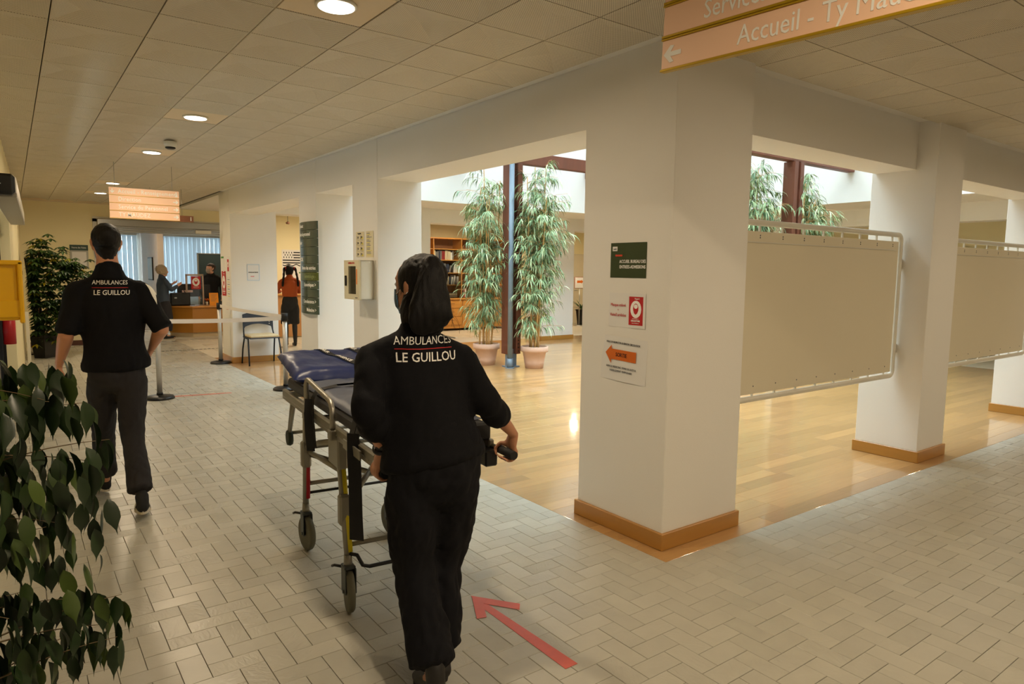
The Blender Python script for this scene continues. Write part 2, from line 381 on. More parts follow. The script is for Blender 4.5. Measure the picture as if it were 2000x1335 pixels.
# ceiling of the corridors: facetted perforated tiles under a slab
ceiling = tag(MB().box(-2.2, 17, -4, 3.10, H+.05, H+.25).box(-2.2, 3.50, 3.10, 22.5, H+.05, H+.25).box(3.50, 17, 11.05, 22.5, H+.05, H+.25).box(11.8, 17, 3.10, 11.05, H+.05, H+.25).build('ceiling', ceil_back), kind='structure', label='suspended ceiling of facetted perforated metal tiles')
CT = .436
def ceil_tile_mesh(w, h, k):
    # a shallow pyramid pressed up into a flat rim
    r = .006; V = [(0, 0, 0), (w, 0, 0), (w, h, 0), (0, h, 0), (r, r, 0), (w-r, r, 0), (w-r, h-r, 0), (r, h-r, 0), (w*k[0], h*k[1], .028), (0, 0, .03), (w, 0, .03), (w, h, .03), (0, h, .03)]
    F_ = [(0, 4, 5, 1), (1, 5, 6, 2), (2, 6, 7, 3), (3, 7, 4, 0), (4, 8, 5), (5, 8, 6), (6, 8, 7), (7, 8, 4), (0, 1, 10, 9), (1, 2, 11, 10), (2, 3, 12, 11), (3, 0, 9, 12)]
    me = bpy.data.meshes.new('ceiling_tile'); me.from_pydata(V, [], F_); me.materials.append(ceil_m); me.update(); return me
shared = [ceil_tile_mesh(CT-.006, CT-.006, k) for k in ((.5, .5), (.3, .62), (.68, .4), (.42, .3))]
cl = []
X0, Y0 = .661-3*CT, 3.01-9*CT
lightcells = []
for i in range(-3, 40):
    for j in range(0, 40):
        x = X0+i*CT; y = Y0+j*CT
        if y+CT > 16.35 or y < -.9 or x < -1.95: continue
        if x+CT > CX+.02 and y+CT > CY+.13: continue
        if x > 15 or (y > 12.1 and x+CT > 2.99): continue
        c = (x+CT/2, y+CT/2)
        isl = any(abs(c[0]-lx) < CT/2 and abs(c[1]-ly) < CT/2 for lx, ly in DOWN+DOWN_B)
        if isl: lightcells.append(c); continue
        dz = (Vector((c[0], c[1], H-1.6))).dot(_d)
        cl.append((dz if dz > 1.2 else 99, x, y))
cl.sort()
for n_, (d_, x, y) in enumerate(cl[:300]):
    me = shared[random.randrange(4)]
    o = bpy.data.objects.new('ceiling_tile', me); COL.objects.link(o); o.parent = ceiling; o.location = (x+.003, y+.003, H)
rest = MB()
for (d_, x, y) in cl[300:]:
    me = shared[random.randrange(4)]; k = len(rest.bm.verts)
    vs = [rest.bm.verts.new((v.co.x+x+.003, v.co.y+y+.003, v.co.z+H)) for v in me.vertices]
    for p in me.polygons: rest.bm.faces.new([vs[q] for q in p.vertices])
rest.build('ceiling_tile_field', ceil_m, ceiling, kind='stuff')
# strips closing the ceiling against walls and beams, plain plaster in the ring round the atrium
tag(MB().box(3.44, 13.3, 11.101, 12.3, H, H+.045).box(11.851, 13.3, 3.06, 11.1, H, H+.045).box(2.97, 17, 12.301, 16.3, H, H+.045).box(13.301, 17, 2.72, 12.3, H, H+.045).box(-.6, 6.3, 16.3, 22.2, H, H+.05).build('trim_1', paint), kind='structure', label='plaster soffit around the atrium skylight')
tag(MB().box(-1.95, 2.966, 15.9, 16.3, H+.002, H+.03).box(-1.95, 17, -1.6, -.9, H+.002, H+.03).build('trim_2', ceil_plain), kind='structure')

tag(MB().box(3.665, 13.1, 2.25, 2.712, H+.031, H+.045).box(2.5, CX, 2.55, 12.3, H+.031, H+.045).build('trim_4', paint), kind='structure')
# beams over the colonnade
tag(MB().box(CX+.004, 3.42, 2.72, 12.6, ZB, H+.045).build('beam', paint), label='plastered beam over the columns on the left side of the atrium', kind='structure')
tag(MB().box(3.43, 13.095, 2.712, 3.05, ZB, H+.045).build('beam', paint), label='plastered beam over the pin boards', kind='structure')
tag(MB().box(3.44, 13.5, 12.31, 12.75, 2.56, H+.045).build('beam', paint), label='plastered beam over the far side of the atrium', kind='structure')
tag(MB().box(13.104, 13.5, 2.72, 12.3, 2.53, H+.045).build('beam', paint), label='plastered beam over the right side of the atrium', kind='structure')
def column(x0, x1, y0, y1, label, bz=.1):
    c = tag(MB().box(x0, x1, y0, y1, 0, H+.04, .004).build('column', paint), label=label, kind='structure')
    MB().box(x0-.018, x1+.018, y0-.018, y1+.018, 0, bz, .004).build('baseboard', basewood, c)
    return c
c4 = column(CX, 3.659, CY, 3.275, 'thick white corner column carrying three notices')
c5 = column(6.2, 6.71, CY, 3.08, 'white column between the two pin boards')
c6 = column(9.4, 9.95, CY, 3.08, 'white column at the right edge behind the second pin board')
column(12.6, 13.2, CY, 3.08, 'white column at the far end of the right corridor')
c3 = column(CX, 3.46, 6.31, 6.92, 'white column carrying the defibrillator cabinet')
c2 = column(CX, 3.45, 8.0, 8.58, 'white column carrying the green directory')
c1 = column(CX, 3.73, 11.95, 12.62, 'white column behind the waiting chair')
column(6.35, 6.95, 12.3, 12.9, 'white pier left of the bookcase')
column(9.9, 10.85, 12.3, 12.9, 'white pier right of the bamboo')
column(13.1, 13.6, 12.3, 12.9, 'white pier in the far corner of the atrium')
column(13.1, 13.6, 7.9, 8.5, 'white pier on the right side of the atrium')

# clerestory and glazed roof of the atrium
tag(MB().box(3.45, 11.85, 11.0, 11.1, H, 4.2).build('wall_back', whitep), label='white clerestory wall of the atrium, far side', kind='structure')
tag(MB().box(11.75, 11.85, 3.05, 11.0, H, 4.2).build('wall_right', whitep), label='white clerestory wall of the atrium, right side', kind='structure')
tag(MB().box(3.45, 3.55, 3.15, 11.0, H, 4.2).build('wall_left', whitep), label='white clerestory wall of the atrium, left side', kind='structure')
tag(MB().box(3.45, 11.75, 3.05, 3.15, H, 4.2).build('wall_front', whitep), label='white clerestory wall of the atrium, near side', kind='structure')
sk = tag(MB().box(3.45, 11.85, 3.05, 3.15, 4.2, 4.26).box(3.45, 11.85, 11, 11.1, 4.2, 4.26).box(3.45, 3.55, 3.15, 11, 4.2, 4.26).box(11.75, 11.85, 3.15, 11, 4.2, 4.26).build('window_1', whitem), kind='structure', label='glazed roof over the atrium')
for i in range(6):
    x = 3.55+i*8.2/6
    MB().box(x+.02, x+8.2/6-.02, 3.15, 11, 4.22, 4.226).build('pane', glassm, sk)
    if i: MB().box(x-.02, x+.02, 3.15, 11, 4.18, 4.26).build('glazing_bar', whitem, sk)
# timber posts and beams of the atrium
for (px_, py_, lb) in ((6.73, 9.18, 'reddish brown timber post between the two terracotta bamboos'), (10.02, 9.18, 'timber post of the atrium hidden behind the corner column, far right one'), (6.62, 6.2, 'timber post of the atrium hidden behind the corner column, near left one'), (10.02, 6.2, 'reddish brown timber post whose top shows over the large cream board')):
    tb = empty('timber_post', (px_, py_, 0), label=lb, cat='post')
    for s_ in (-1, 1): MB().box(px_+s_*.08-.05, px_+s_*.08+.05, py_-.1, py_+.1, .22, 3.345, .005).build('timber', postwood, tb)
    MB().box(px_-.1, px_+.1, py_-.03, py_+.03, 0.0, .3, .004).box(px_-.12, px_+.12, py_-.09, py_+.09, 0, .015).build('post_foot', bluepipe, tb)
    bl = MB()
    for z in (.3, .42, .54, .66):
        for s_ in (-1, 1): bl.cyl((px_+.08, py_-.1, z+.03*s_), (px_+.08, py_-.112, z+.03*s_), .011, n=6)
    bl.build('bolt_rows', black, tb, kind='stuff')
for y, lb in ((9.18, 'reddish brown timber beam across the atrium above the potted bamboos'), (6.2, 'reddish brown timber beam across the atrium just above the cream board opening')):
    tag(MB().box(3.56, 11.74, y-.07, y+.07, 3.35, 3.55, .006).build('timber_beam', postwood), lb, 'beam')
for x, lb in ((6.73, 'upper timber beam running away over the bamboo post'), (10.02, 'upper timber beam running away over the post by the cream board')):
    tag(MB().box(x-.07, x+.07, 3.16, 10.99, 3.56, 3.76, .006).build('timber_beam', postwood), lb, 'beam')
rp = empty('rain_pipe', (6.60, 9.03, 0), label='blue-grey steel pipe running up the timber post between the bamboos', cat='pipe')
MB().cyl((6.60, 9.03, 0), (6.60, 9.03, 3.34), .042, n=20).build('pipe', bluepipe, rp)
MB().cyl((6.60, 9.03, 0), (6.60, 9.03, .16), .052, n=20).cyl((6.60, 9.03, 0), (6.60, 9.03, .012), .075, n=20).build('pipe_foot', bluepipe, rp)

# far wall of corridor A with the reception opening
fw = tag(MB().box(-1.2, 1.47, 16.3, 16.6, 0, H+.05).box(1.47, 4.9, 16.3, 16.6, 2.5, H+.05).box(4.9, 17, 16.3, 16.6, 0, H+.05).build('wall_far', yellowp), kind='structure', label='pale yellow far wall with the reception opening')
tag(MB().box(-.15, 1.45, 16.275, 16.3, 0, .1).box(4.9, 13, 16.275, 16.3, 0, .1).build('baseboard_far', darkbase), kind='structure')
tag(MB().box(1.40, 1.47, 16.27, 16.61, 0, 2.56).box(1.40, 4.95, 16.27, 16.3, 2.5, 2.6).build('trim_3', whitem), kind='structure', label='white frame around the reception opening')
sh_ = empty('rolling_shutter', (3.1, 16.22, 2.3), label='grey metal rolling shutter housing above the reception opening', cat='shutter')
MB().box(1.47, 4.9, 16.16, 16.29, 2.42, 2.56, .01).build('shutter_box', steel, sh_)
for k in range(3): MB().box(1.5, 4.87, 16.2, 16.24, 2.30+.042*k, 2.338+.042*k, .006).build('slat', steel, sh_)
MB().box(3.3, 3.62, 16.14, 16.2, 2.33, 2.4, .006).build('motor_cover', whitem, sh_)
# left wall, slightly splayed, and the return in front of the ficus
def lw(y): return .19-.026*(16.3-y)
tag(MB().prism([(lw(9.7), 9.7), (lw(16.3), 16.3), (lw(16.3)-.25, 16.3), (lw(9.7)-.25, 9.7)], H+.05).build('wall_left', yellowp), kind='structure', label='pale yellow left wall beyond the entrance')
tag(MB().prism([(lw(3.9), 3.9), (lw(5.2), 5.2), (lw(5.2)-.25, 5.2), (lw(3.9)-.25, 3.9)], H+.05).build('wall_left', yellowp), kind='structure', label='left wall behind the yellow letter box')
tag(MB().prism([(lw(5.2), 5.2), (lw(9.7), 9.7), (lw(9.7)-.25, 9.7), (lw(5.2)-.25, 5.2)], .6, Matrix.Translation((0, 0, 2.3))).build('wall_left', yellowp), kind='structure', label='wall above the sliding entrance doors')
tag(MB().box(-2.2, -.3, 3.9, 4.1, 0, H+.05).box(-2.2, -2.0, -4, 4.1, 0, H+.05).build('wall_left', paint), kind='structure', label='wall of the recess beside the ficus')
tag(MB().box(-2.2, 17, -1.9, -1.6, 0, H+.05).build('wall_near', paint), kind='structure', label='wall behind the camera')
tag(MB().box(15.6, 15.9, -1.6, 16.3, 0, H+.05).build('wall_right', yellowp), kind='structure', label='pale yellow end wall on the right')
# added box behind the sliding doors, keeps the bright sky out of the hall
tag(MB().box(-2.6, -.3, 4.9, 5.1, 0, 2.9).box(-2.6, -.3, 9.9, 10.1, 0, 2.9).box(-2.7, -2.6, 4.9, 10.1, 0, 2.9).box(-2.7, -.1, 4.9, 10.1, 2.85, 2.95).build('wall_light_block', mat('light_block_grey', (150, 152, 150), .7)), kind='structure', label='added grey box behind the entrance, blocking daylight')
dr = empty('door_1', ((lw(7.45))-.1, 7.45, 0), label='glazed sliding entrance door in dark metal frame', kind='structure')
darkmetal = mat('dark_frame_metal', (46, 50, 58), .4, .6)
for k in range(4):
    y0 = 5.22+k*1.115; xx = lw(y0+.55)-.12
    MB().box(xx-.02, xx+.02, y0, y0+.05, 0, 2.08).box(xx-.02, xx+.02, y0+1.06, y0+1.11, 0, 2.08).box(xx-.02, xx+.02, y0, y0+1.11, 0, .08).box(xx-.02, xx+.02, y0, y0+1.11, 2.02, 2.1).build('door_frame', darkmetal if k % 2 else alu, dr)
    MB().box(xx-.004, xx+.004, y0+.05, y0+1.06, .08, 2.02).build('pane', glassm, dr)
MB().box(lw(5.3)-.1, lw(5.3)+.02, 9.6, 9.7, 0, 2.1).build('jamb', black, dr)
# reception room behind
tag(MB().box(-1.3, -1.0, 16.6, 22.3, 0, H+.05).box(6.2, 6.5, 16.6, 22.3, 0, H+.05).box(-1.3, 6.5, 22.0, 22.3, 0, .75).box(-1.3, 6.5, 22.0, 22.3, 2.5, H+.05).box(-1.3, .3, 22, 22.3, .75, 2.5).box(2.95, 3.4, 22, 22.3, .75, 2.5).box(5.6, 6.5, 22, 22.3, .75, 2.5).build('wall_back', paint), kind='structure', label='back wall of the reception room with two windows')
tag(MB().box(3.02, 3.16, 19.2, 22.0, 0, H+.05).build('wall_partition', mat('cream_pink_paint', (232, 216, 202), .6)), kind='structure', label='partition with a framed picture in the reception')
wf = 1
for (x0, x1) in ((.3, 2.95), (3.4, 5.6)):
    wf += 1
    wn = tag(MB().box(x0, x1, 22.05, 22.11, .75, .81).box(x0, x1, 22.05, 22.11, 2.44, 2.5).box(x0, x0+.06, 22.05, 22.11, .75, 2.5).box(x1-.06, x1, 22.05, 22.11, .75, 2.5).box((x0+x1)/2-.03, (x0+x1)/2+.03, 22.05, 22.11, .75, 2.5).build('window_%d' % wf, whitem), kind='structure', label='white framed window of the reception behind the blinds')
    MB().box(x0+.06, x1-.06, 22.075, 22.085, .81, 2.44).build('pane', glassm, wn)
    portal('window_portal', ((x0+x1)/2, 22.02, 1.62), (-PI/2, 0, 0), x1-x0, 1.75)
blind_m, nt, b = nodes('blind_fabric'); 
b.inputs['Base Color'].default_value = (.72, .78, .82, 1); b.inputs['Roughness'].default_value = .8
_t = nt.nodes.new('ShaderNodeBsdfTranslucent'); _t.inputs[0].default_value = (.75, .82, .86, 1); _m = nt.nodes.new('ShaderNodeMixShader'); _m.inputs[0].default_value = .3
nt.links.new(b.outputs[0], _m.inputs[1]); nt.links.new(_t.outputs[0], _m.inputs[2]); nt.links.new(_m.outputs[0], nt.nodes['Material Output'].inputs[0])
for (x0, x1, ya, ttl) in ((.32, 2.93, 21.9, 'left window of the reception, seen beside the walking man'), (3.3, 5.7, 21.9, 'right window of the reception, above the desk')):
    bl = empty('vertical_blind', ((x0+x1)/2, ya, 2.5), label='white vertical blind over the '+ttl, cat='blind', group='vertical blinds in the reception')
    MB().box(x0, x1, ya-.03, ya+.03, 2.48, 2.54).build('head_rail', whitem, bl)
    n = int((x1-x0)/.12)
    for k in range(n):
        xk = x0+.06+(x1-x0-.12)*k/(n-1)
        an = random.uniform(.12, .2)
        M = Matrix.Translation((xk, ya, 0)) @ Matrix.Rotation(an, 4, 'Z')
        MB().box(-.062, .062, -.0008, .0008, .5, 2.48, M=M).build('slat', blind_m, bl)
# ---------------- things: ceiling ----------------
for n_, (x, y) in enumerate(sorted(set(lightcells), key=lambda c: (c[0] > 2.9 or c[1] < 1, c[1]))):
    inA = x < 2 and y > 2
    who = ['nearest the camera, above the walking woman', 'second from the camera', 'third from the camera, just behind the smoke detector', 'fourth from the camera', 'farthest, half behind the hanging sign'][n_] if n_ < 5 else 'in the near corridor ceiling above the frame'
    if not inA: who = 'over the right corridor, '+('beside the corner column' if x < 5 else 'beside the column between the pin boards' if x < 8 else 'beside the column at the right edge' if x < 11 else 'at its far end') if x > 2 else 'directly over the photographer'
    t = empty('ceiling_light', (x, y, H), label='round ceiling downlight, '+who, cat='ceiling light', group='recessed ceiling downlights')
    w = CT/2-.004
    MB().box(x-w, x+w, y-w, y+w, H+.001, H+.012, .002).build('panel', ceil_plain, t)
    MB().lathe([(.098, 0), (.098, -.008), (.086, -.012), (.082, -.004)], (x, y, H), 32).build('ring', whitem, t)
    MB().lathe([(.084, -.009), (.084, -.0135)], (x, y, H), 32).build('lens', lens, t)
t = empty('smoke_detector', (1.36, 7.66, H), label='cream smoke detector on the ceiling between two downlights', cat='smoke detector')
MB().lathe([(.06, 0), (.06, -.03), (.05, -.055)], (1.36, 7.66, H), 20).build('housing', whitem, t)
MB().lathe([(.048, -.055), (.048, -.066), (.03, -.075)], (1.36, 7.66, H), 20).build('sensor_grille', black, t)

# ---------------- hanging signs ----------------
salmon = mat('salmon_sign_panel', (250, 208, 176), .4, var=.02)
goldm = mat('yellow_anodised_edge', (196, 160, 30), .35, .4)
def arrow_poly(L_, w, head):       # line arrow pointing to -x, centred
    a_ = L_/2; s = w/2
    return [(-a_, 0), (-a_+head, head), (-a_+head+w*1.1, head*.92), (-a_+head*.75+w*.6, s), (a_, s), (a_, -s), (-a_+head*.75+w*.6, -s), (-a_+head+w*1.1, -head*.92), (-a_+head, -head)]
t = empty('hanging_sign', (2.1, 1.29, H), label='large salmon hanging sign with yellow edges at top right, reading Accueil - Ty Maudez', cat='sign')
tilt = Matrix.Translation((2.1, 1.891, 2.384)) @ Matrix.Rotation(math.atan2(.048, 1.2), 4, 'X') @ Matrix.Translation((-2.1, -1.891, -2.384))
for r_, (txt, z0) in enumerate((('Accueil - Ty Maudez', 2.384), ('Services', 2.508), ('Administration', 2.632))):
    if r_ == 2: txt = ''
    p = MB().box(2.1, 2.118, .69, 1.891, z0+.006, z0+.112, .001, M=tilt).build('sign_panel', salmon, t)
    MB().box(2.094, 2.122, .69, 1.894, z0-.004, z0+.006, .002, M=tilt).box(2.094, 2.122, .69, 1.894, z0+.112, z0+.118, .001, M=tilt).build('edge_strip', goldm, p)
    M = tilt @ FX(2.1, 1.29, z0+.058)
    if txt: text(txt, .094, whitel, tilt @ FX(2.1, 1.545 if r_ == 0 else 1.70, z0+.056), p, align='LEFT', bold=0, width=.86)
    if r_ == 0:
        me = MB().prism(arrow_poly(.085, .017, .032), .0012, M @ Matrix.Translation((-.548, 0, .0008))).build('arrow', whitel, p)
for y in (1.7, .9): MB().cyl((2.109, y, 2.70), (2.109, y, H), .003, n=6).build('suspension_wire', steel, t)
t = empty('hanging_sign', (1.39, 9.56, H), label='salmon four-line hanging sign over the walking man, top line Accueil - Renseignements', cat='sign')
rows = ['Accueil - Renseignements', 'Direction', 'Service du Personnel', 'TY MAUDEZ']
for r_, s in enumerate(rows):
    z1 = 2.548-.0925*r_
    p = MB().box(1.005, 1.775, 9.56, 9.578, z1-.088, z1, .001).build('sign_panel', salmon, t)
    MB().box(1.003, 1.777, 9.555, 9.58, z1-.0925, z1-.088).build('edge_strip', goldm, p)
    text(s, .068, whitel, FY(1.10, 9.56, z1-.045), p, align='LEFT', bold=.0006, width=.86, space=1.08)
    if r_ == 0:
        MB().prism(arrow_poly(.055, .012, .022), .001, FY(1.04, 9.559, z1-.044) @ Matrix.Rotation(PI/2, 4, 'Z')).build('arrow', whitel, p)
        MB().lathe([(.009, 0), (.009, .001)], (0, 0, 0), 12, M=FY(1.742, 9.559, z1-.022)).box(-.006, .006, -.018, .012, 0, .001, M=FY(1.742, 9.559, z1-.05)).box(-.015, .015, -.02, -.013, 0, .001, M=FY(1.742, 9.559, z1-.052)).build('information_mark', whitel, p)
    else:
        MB().prism(arrow_poly(.06, .012, .022), .001, FY(1.735, 9.559, z1-.045) @ Matrix.Rotation(PI, 4, 'Z')).build('arrow', whitel, p)
for x in (1.07, 1.70): MB().cyl((x, 9.57, 2.54), (x, 9.57, H), .0025, n=6).build('suspension_wire', steel, t)
t = empty('hanging_sign', (2.2, 12.2, 2.8), label='small brown hanging sign behind the four-line sign, over the shutter', cat='sign')
p = MB().box(1.75, 2.47, 12.2, 12.22, 2.33, 2.43, .001).build('sign_panel', mat('brown_sign_panel', (140, 92, 66), .5), t)
text('Renseignements', .06, whitel, FY(2.07, 12.2, 2.38), p, width=.85); text('i', .09, whitel, FY(2.43, 12.2, 2.38), p, bold=.003)
for x in (1.85, 2.3): MB().cyl((x, 12.21, 2.43), (x, 12.21, H), .0025, n=6).build('suspension_wire', steel, t)

# ---------------- notices ----------------
def sheet(name, label, cat, M, w, h, mt=paper, curl=.004, seed=0, group=None):
    rr = random.Random(seed); ph = rr.random()*6
    t = empty(name, M.translation, label=label, cat=cat, group=group)
    b_ = MB(); fn = lambda x, y: .0022+curl*(math.sin(x/w*5+ph)*.35+.5*(abs(x)/w)**2*(1-y/h))
    b_.grid(w, h, 8, 8, fn, M=M); b_.grid(w, h, 8, 8, lambda x, y: fn(x, y)-.0004, M=M)
    s_ = b_.build('sheet', mt, t)
    return t, s_
M = FX(CX, 2.877, 1.672)
t, s_ = sheet('notice', 'highest notice of three on the corner column, dark green with white lettering', 'notice', M, .293, .208, mat('dark_green_paper', (50, 64, 22), .6), .003, 1)
text('ACCUEIL BUREAU DES', .027, whitel, M @ Matrix.Translation((.038, -.008, .004)), s_, width=.78, bold=.0004)
text('ENTREES-ADMISSIONS', .027, whitel, M @ Matrix.Translation((.038, -.04, .004)), s_, width=.78, bold=.0004)
MB().prism([(-.105, .03), (-.097, .037), (-.097, .034), (-.045, .034), (-.045, .023), (-.097, .023), (-.097, .02)], .0008, M @ Matrix.Translation((0, 0, .005))).build('arrow', mat('orange_red_print', (206, 66, 30), .6), s_)
MB().box(-.128, -.088, .055, .082, .0045, .0052, M=M).build('emblem', paper, s_)
MB().prism([(-.122, .063), (-.115, .071), (-.108, .066), (-.1, .074), (-.094, .063)], .0006, M @ Matrix.Translation((0, 0, .0055))).build('emblem_mark', greyp, s_)
M = FX(CX, 2.875, 1.374)
t, s_ = sheet('notice', 'middle notice of three on the corner column, white with a red mask panel', 'notice', M, .30, .205, paper, .004, 2)
text('Masque enlevé', .026, redp, M @ Matrix.Translation((-.07, .03, .004)), s_, width=.82)
text('=', .02, redp, M @ Matrix.Translation((-.07, 0, .004)), s_)
text('VisiteS arrêtées', .026, redp, M @ Matrix.Translation((-.07, -.03, .004)), s_, width=.82)
def mask_panel(M, w, h, parent, words=True):
    pn = MB().box(-w/2, w/2, -h/2, h/2, .004, .0048, M=M).build('mask_panel', redp, parent)
    u = w/10
    Mz = M @ Matrix.Translation((0, h*.06, .0052))
    def el(a_, b_, cx_, cy_, n=18): return [(cx_+a_*math.cos(2*PI*k/n), cy_+b_*math.sin(2*PI*k/n)) for k in range(n)]
    MB().prism(el(3.9*u, 4.6*u, 0, 0), .0003, Mz).build('white_figure', whitel, pn)
    MB().prism(el(1.9*u, 2.7*u, 0, .4*u), .0003, Mz @ Matrix.Translation((0, 0, .0004))).build('head_outline', redp, pn)
    MB().prism(el(1.35*u, 1.2*u, 0, 1.5*u), .0003, Mz @ Matrix.Translation((0, 0, .0008))).build('forehead', whitel, pn)
    MB().prism([(-1.5*u, -.3*u), (1.5*u, -.3*u), (1.2*u, -2*u), (0, -2.8*u), (-1.2*u, -2*u)], .0003, Mz @ Matrix.Translation((0, 0, .0012))).build('mask_mark', redp, pn)
    if words:
        text('Rappel :', h*.075, whitel, M @ Matrix.Translation((.1*w, h*.43, .005)), pn)
        text('Le port du masque est', h*.045, whitel, M @ Matrix.Translation((0, -h*.27, .005)), pn, width=.75)
        text('OBLIGATOIRE', h*.085, whitel, M @ Matrix.Translation((0, -h*.35, .005)), pn, width=.8, bold=.0003)
        text('dans tout l\'établissement', h*.045, whitel, M @ Matrix.Translation((0, -h*.43, .005)), pn, width=.75)
mask_panel(M @ Matrix.Translation((.075, 0, 0)), .112, .168, s_)
M = FX(CX, 2.895, 1.075) @ Matrix.Rotation(-.03, 4, 'Z')
t, s_ = sheet('notice', 'lowest notice of three on the corner column, white with an orange SORTIE arrow', 'notice', M, .375, .27, paper, .012, 4)
Ma = M @ Matrix.Translation((0, 0, .008))
text('MERCI DE RESPECTER LE SENS DE CIRCULATION', .0165, blackp, Ma @ Matrix.Translation((0, .098, 0)), s_, width=.78)
MB().prism([(-.155, .025), (-.105, .075), (-.105, .052), (.10, .052), (.10, -.012), (-.105, -.012), (-.105, -.038)], .0008, Ma @ Matrix.Translation((.01, .005, .0005))).build('arrow', orange, s_)
text('SORTIE', .034, blackp, Ma @ Matrix.Translation((-.01, .025, .001)), s_, width=.85)
text('SERVICE MEDECINE, SOINS DE SUITE &', .017, greyp, Ma @ Matrix.Translation((-.01, -.052, 0)), s_, width=.85)
text('HEBERGEMENT TEMPORAIRE', .017, greyp, Ma @ Matrix.Translation((-.01, -.075, 0)), s_, width=.85)
# posters on the defibrillator column
M = FX(CX, 6.728, 1.858)
t, s_ = sheet('poster', 'comic-strip style instruction poster above the defibrillator, left one with eight drawings', 'poster', M, .205, .26, mat('cream_paper', (226, 214, 178), .7), .002, 5)
text('les gestes', .022, blackp, M @ Matrix.Translation((-.01, .112, .004)), s_, bold=.0005)
yl = mat('yellow_print', (222, 208, 50), .7)
for i in range(2):
    for j in range(4):
        Mx = M @ Matrix.Translation((-.045+.09*i, .072-.058*j, .004))
        MB().box(-.036, .036, -.002, .0, 0, .0003, M=Mx @ Matrix.Translation((0, -.026, 0))).lathe([(.012, 0), (.012, .0003)], n=10, M=Mx).box(-.028, -.02, -.02, .016, 0, .0003, M=Mx).build('drawing', blackp if (i+j) % 2 else greyp, s_)
        if i: MB().box(.002, .03, -.018, -.002, 0, .0004, M=Mx).build('drawing', yl, s_)
M = FX(CX, 6.49, 1.855)
t, s_ = sheet('poster', 'instruction poster above the defibrillator, right one with yellow-marked lines of text', 'poster', M, .175, .265, MATS['cream_paper'], .002, 6)
for k in range(17):
    MB().box(-.07, -.07+random.uniform(.05, .13), -.0025, .0025, 0, .0003, M=M @ Matrix.Translation((0, .11-.0135*k, .004))).build('text_line', yl if k % 3 == 1 else greyp, s_)
# posters on the column behind the chair
M = FX(CX, 12.42, 1.33)
t, s_ = sheet('poster', 'red mask reminder poster on the edge of the far column', 'poster', M, .27, .42, redp, .002, 7)
mask_panel(M, .25, .39, s_)
for (y, z, w, h, lb) in ((12.48, 1.66, .2, .3, 'green and white notice at the left edge of the far column'), (12.08, 1.64, .21, .3, 'small white notice with a red mask emblem on the far column'), (12.1, 1.25, .22, .4, 'faint cream list notice low on the far column'), (12.2, .92, .3, .2, 'low notice with an orange mark on the far column')):
    M = FX(CX, y, z); t, s_ = sheet('notice', lb, 'notice', M, w, h, paper, .002, int(y*100+z*10))
    if 'green' in lb: MB().box(-w/2+.01, w/2-.01, h/2-.05, h/2-.02, .004, .0045, M=M).build('print', mat('mid_green_print', (90, 150, 80), .7), s_)
    if 'red' in lb: mask_panel(M @ Matrix.Translation((-.03, 0, 0)), .1, .2, s_, False)
    if 'orange' in lb: MB().box(-.1, .02, -.03, .03, .004, .0045, M=M).build('print', orange, s_)
    if 'cream' in lb:
        for k in range(8): MB().box(-.08, .06, -.004, .004, .004, .0044, M=M @ Matrix.Translation((0, .15-.04*k, 0))).build('text_line', yl if k % 2 else greyp, s_)
M = FY(3.325, 11.95, 1.525)
t, s_ = sheet('notice', 'white notice with a thin blue border on the column above the waiting chair', 'notice', M, .215, .3, paper, .002, 9)
bluel = mat('light_blue_print', (110, 180, 225), .7)
MB().box(-.1, .1, .13, .134, .004, .0044, M=M).box(-.1, .1, -.134, -.13, .004, .0044, M=M).box(-.1, -.096, -.134, .134, .004, .0044, M=M).box(.096, .1, -.134, .134, .004, .0044, M=M).build('border', bluel, s_)
text("ZONE D'ATTENTE", .024, blackp, M @ Matrix.Translation((0, 0, .004)), s_, bold=.0008, width=.8)
MB().box(-.045, .015, -.008, .004, 0, .0004, M=M @ Matrix.Translation((0, -.065, .004))).build('print', mat('pale_red_print', (226, 120, 120), .7), s_)
M = FY(1.15, 16.3, 1.82)
t = empty('notice_board', (1.15, 16.29, 1.5), label='green-headed notice board on the far yellow wall beside the potted plant', cat='notice board')
MB().box(.985, 1.3, 16.28, 16.3, 1.55, 2.02, .003).build('board', mat('pale_grey_board', (176, 176, 168), .6), t)
MB().box(.985, 1.3, 16.274, 16.281, 1.91, 2.02, .002).build('header', mat('dark_green_board', (44, 70, 58), .5), t)
text('Heures des Visites', .05, whitel, FY(1.142, 16.274, 1.965), t, width=.66)
MB().box(1.02, 1.265, 16.276, 16.281, 1.6, 1.88).build('sheet', paper, t)

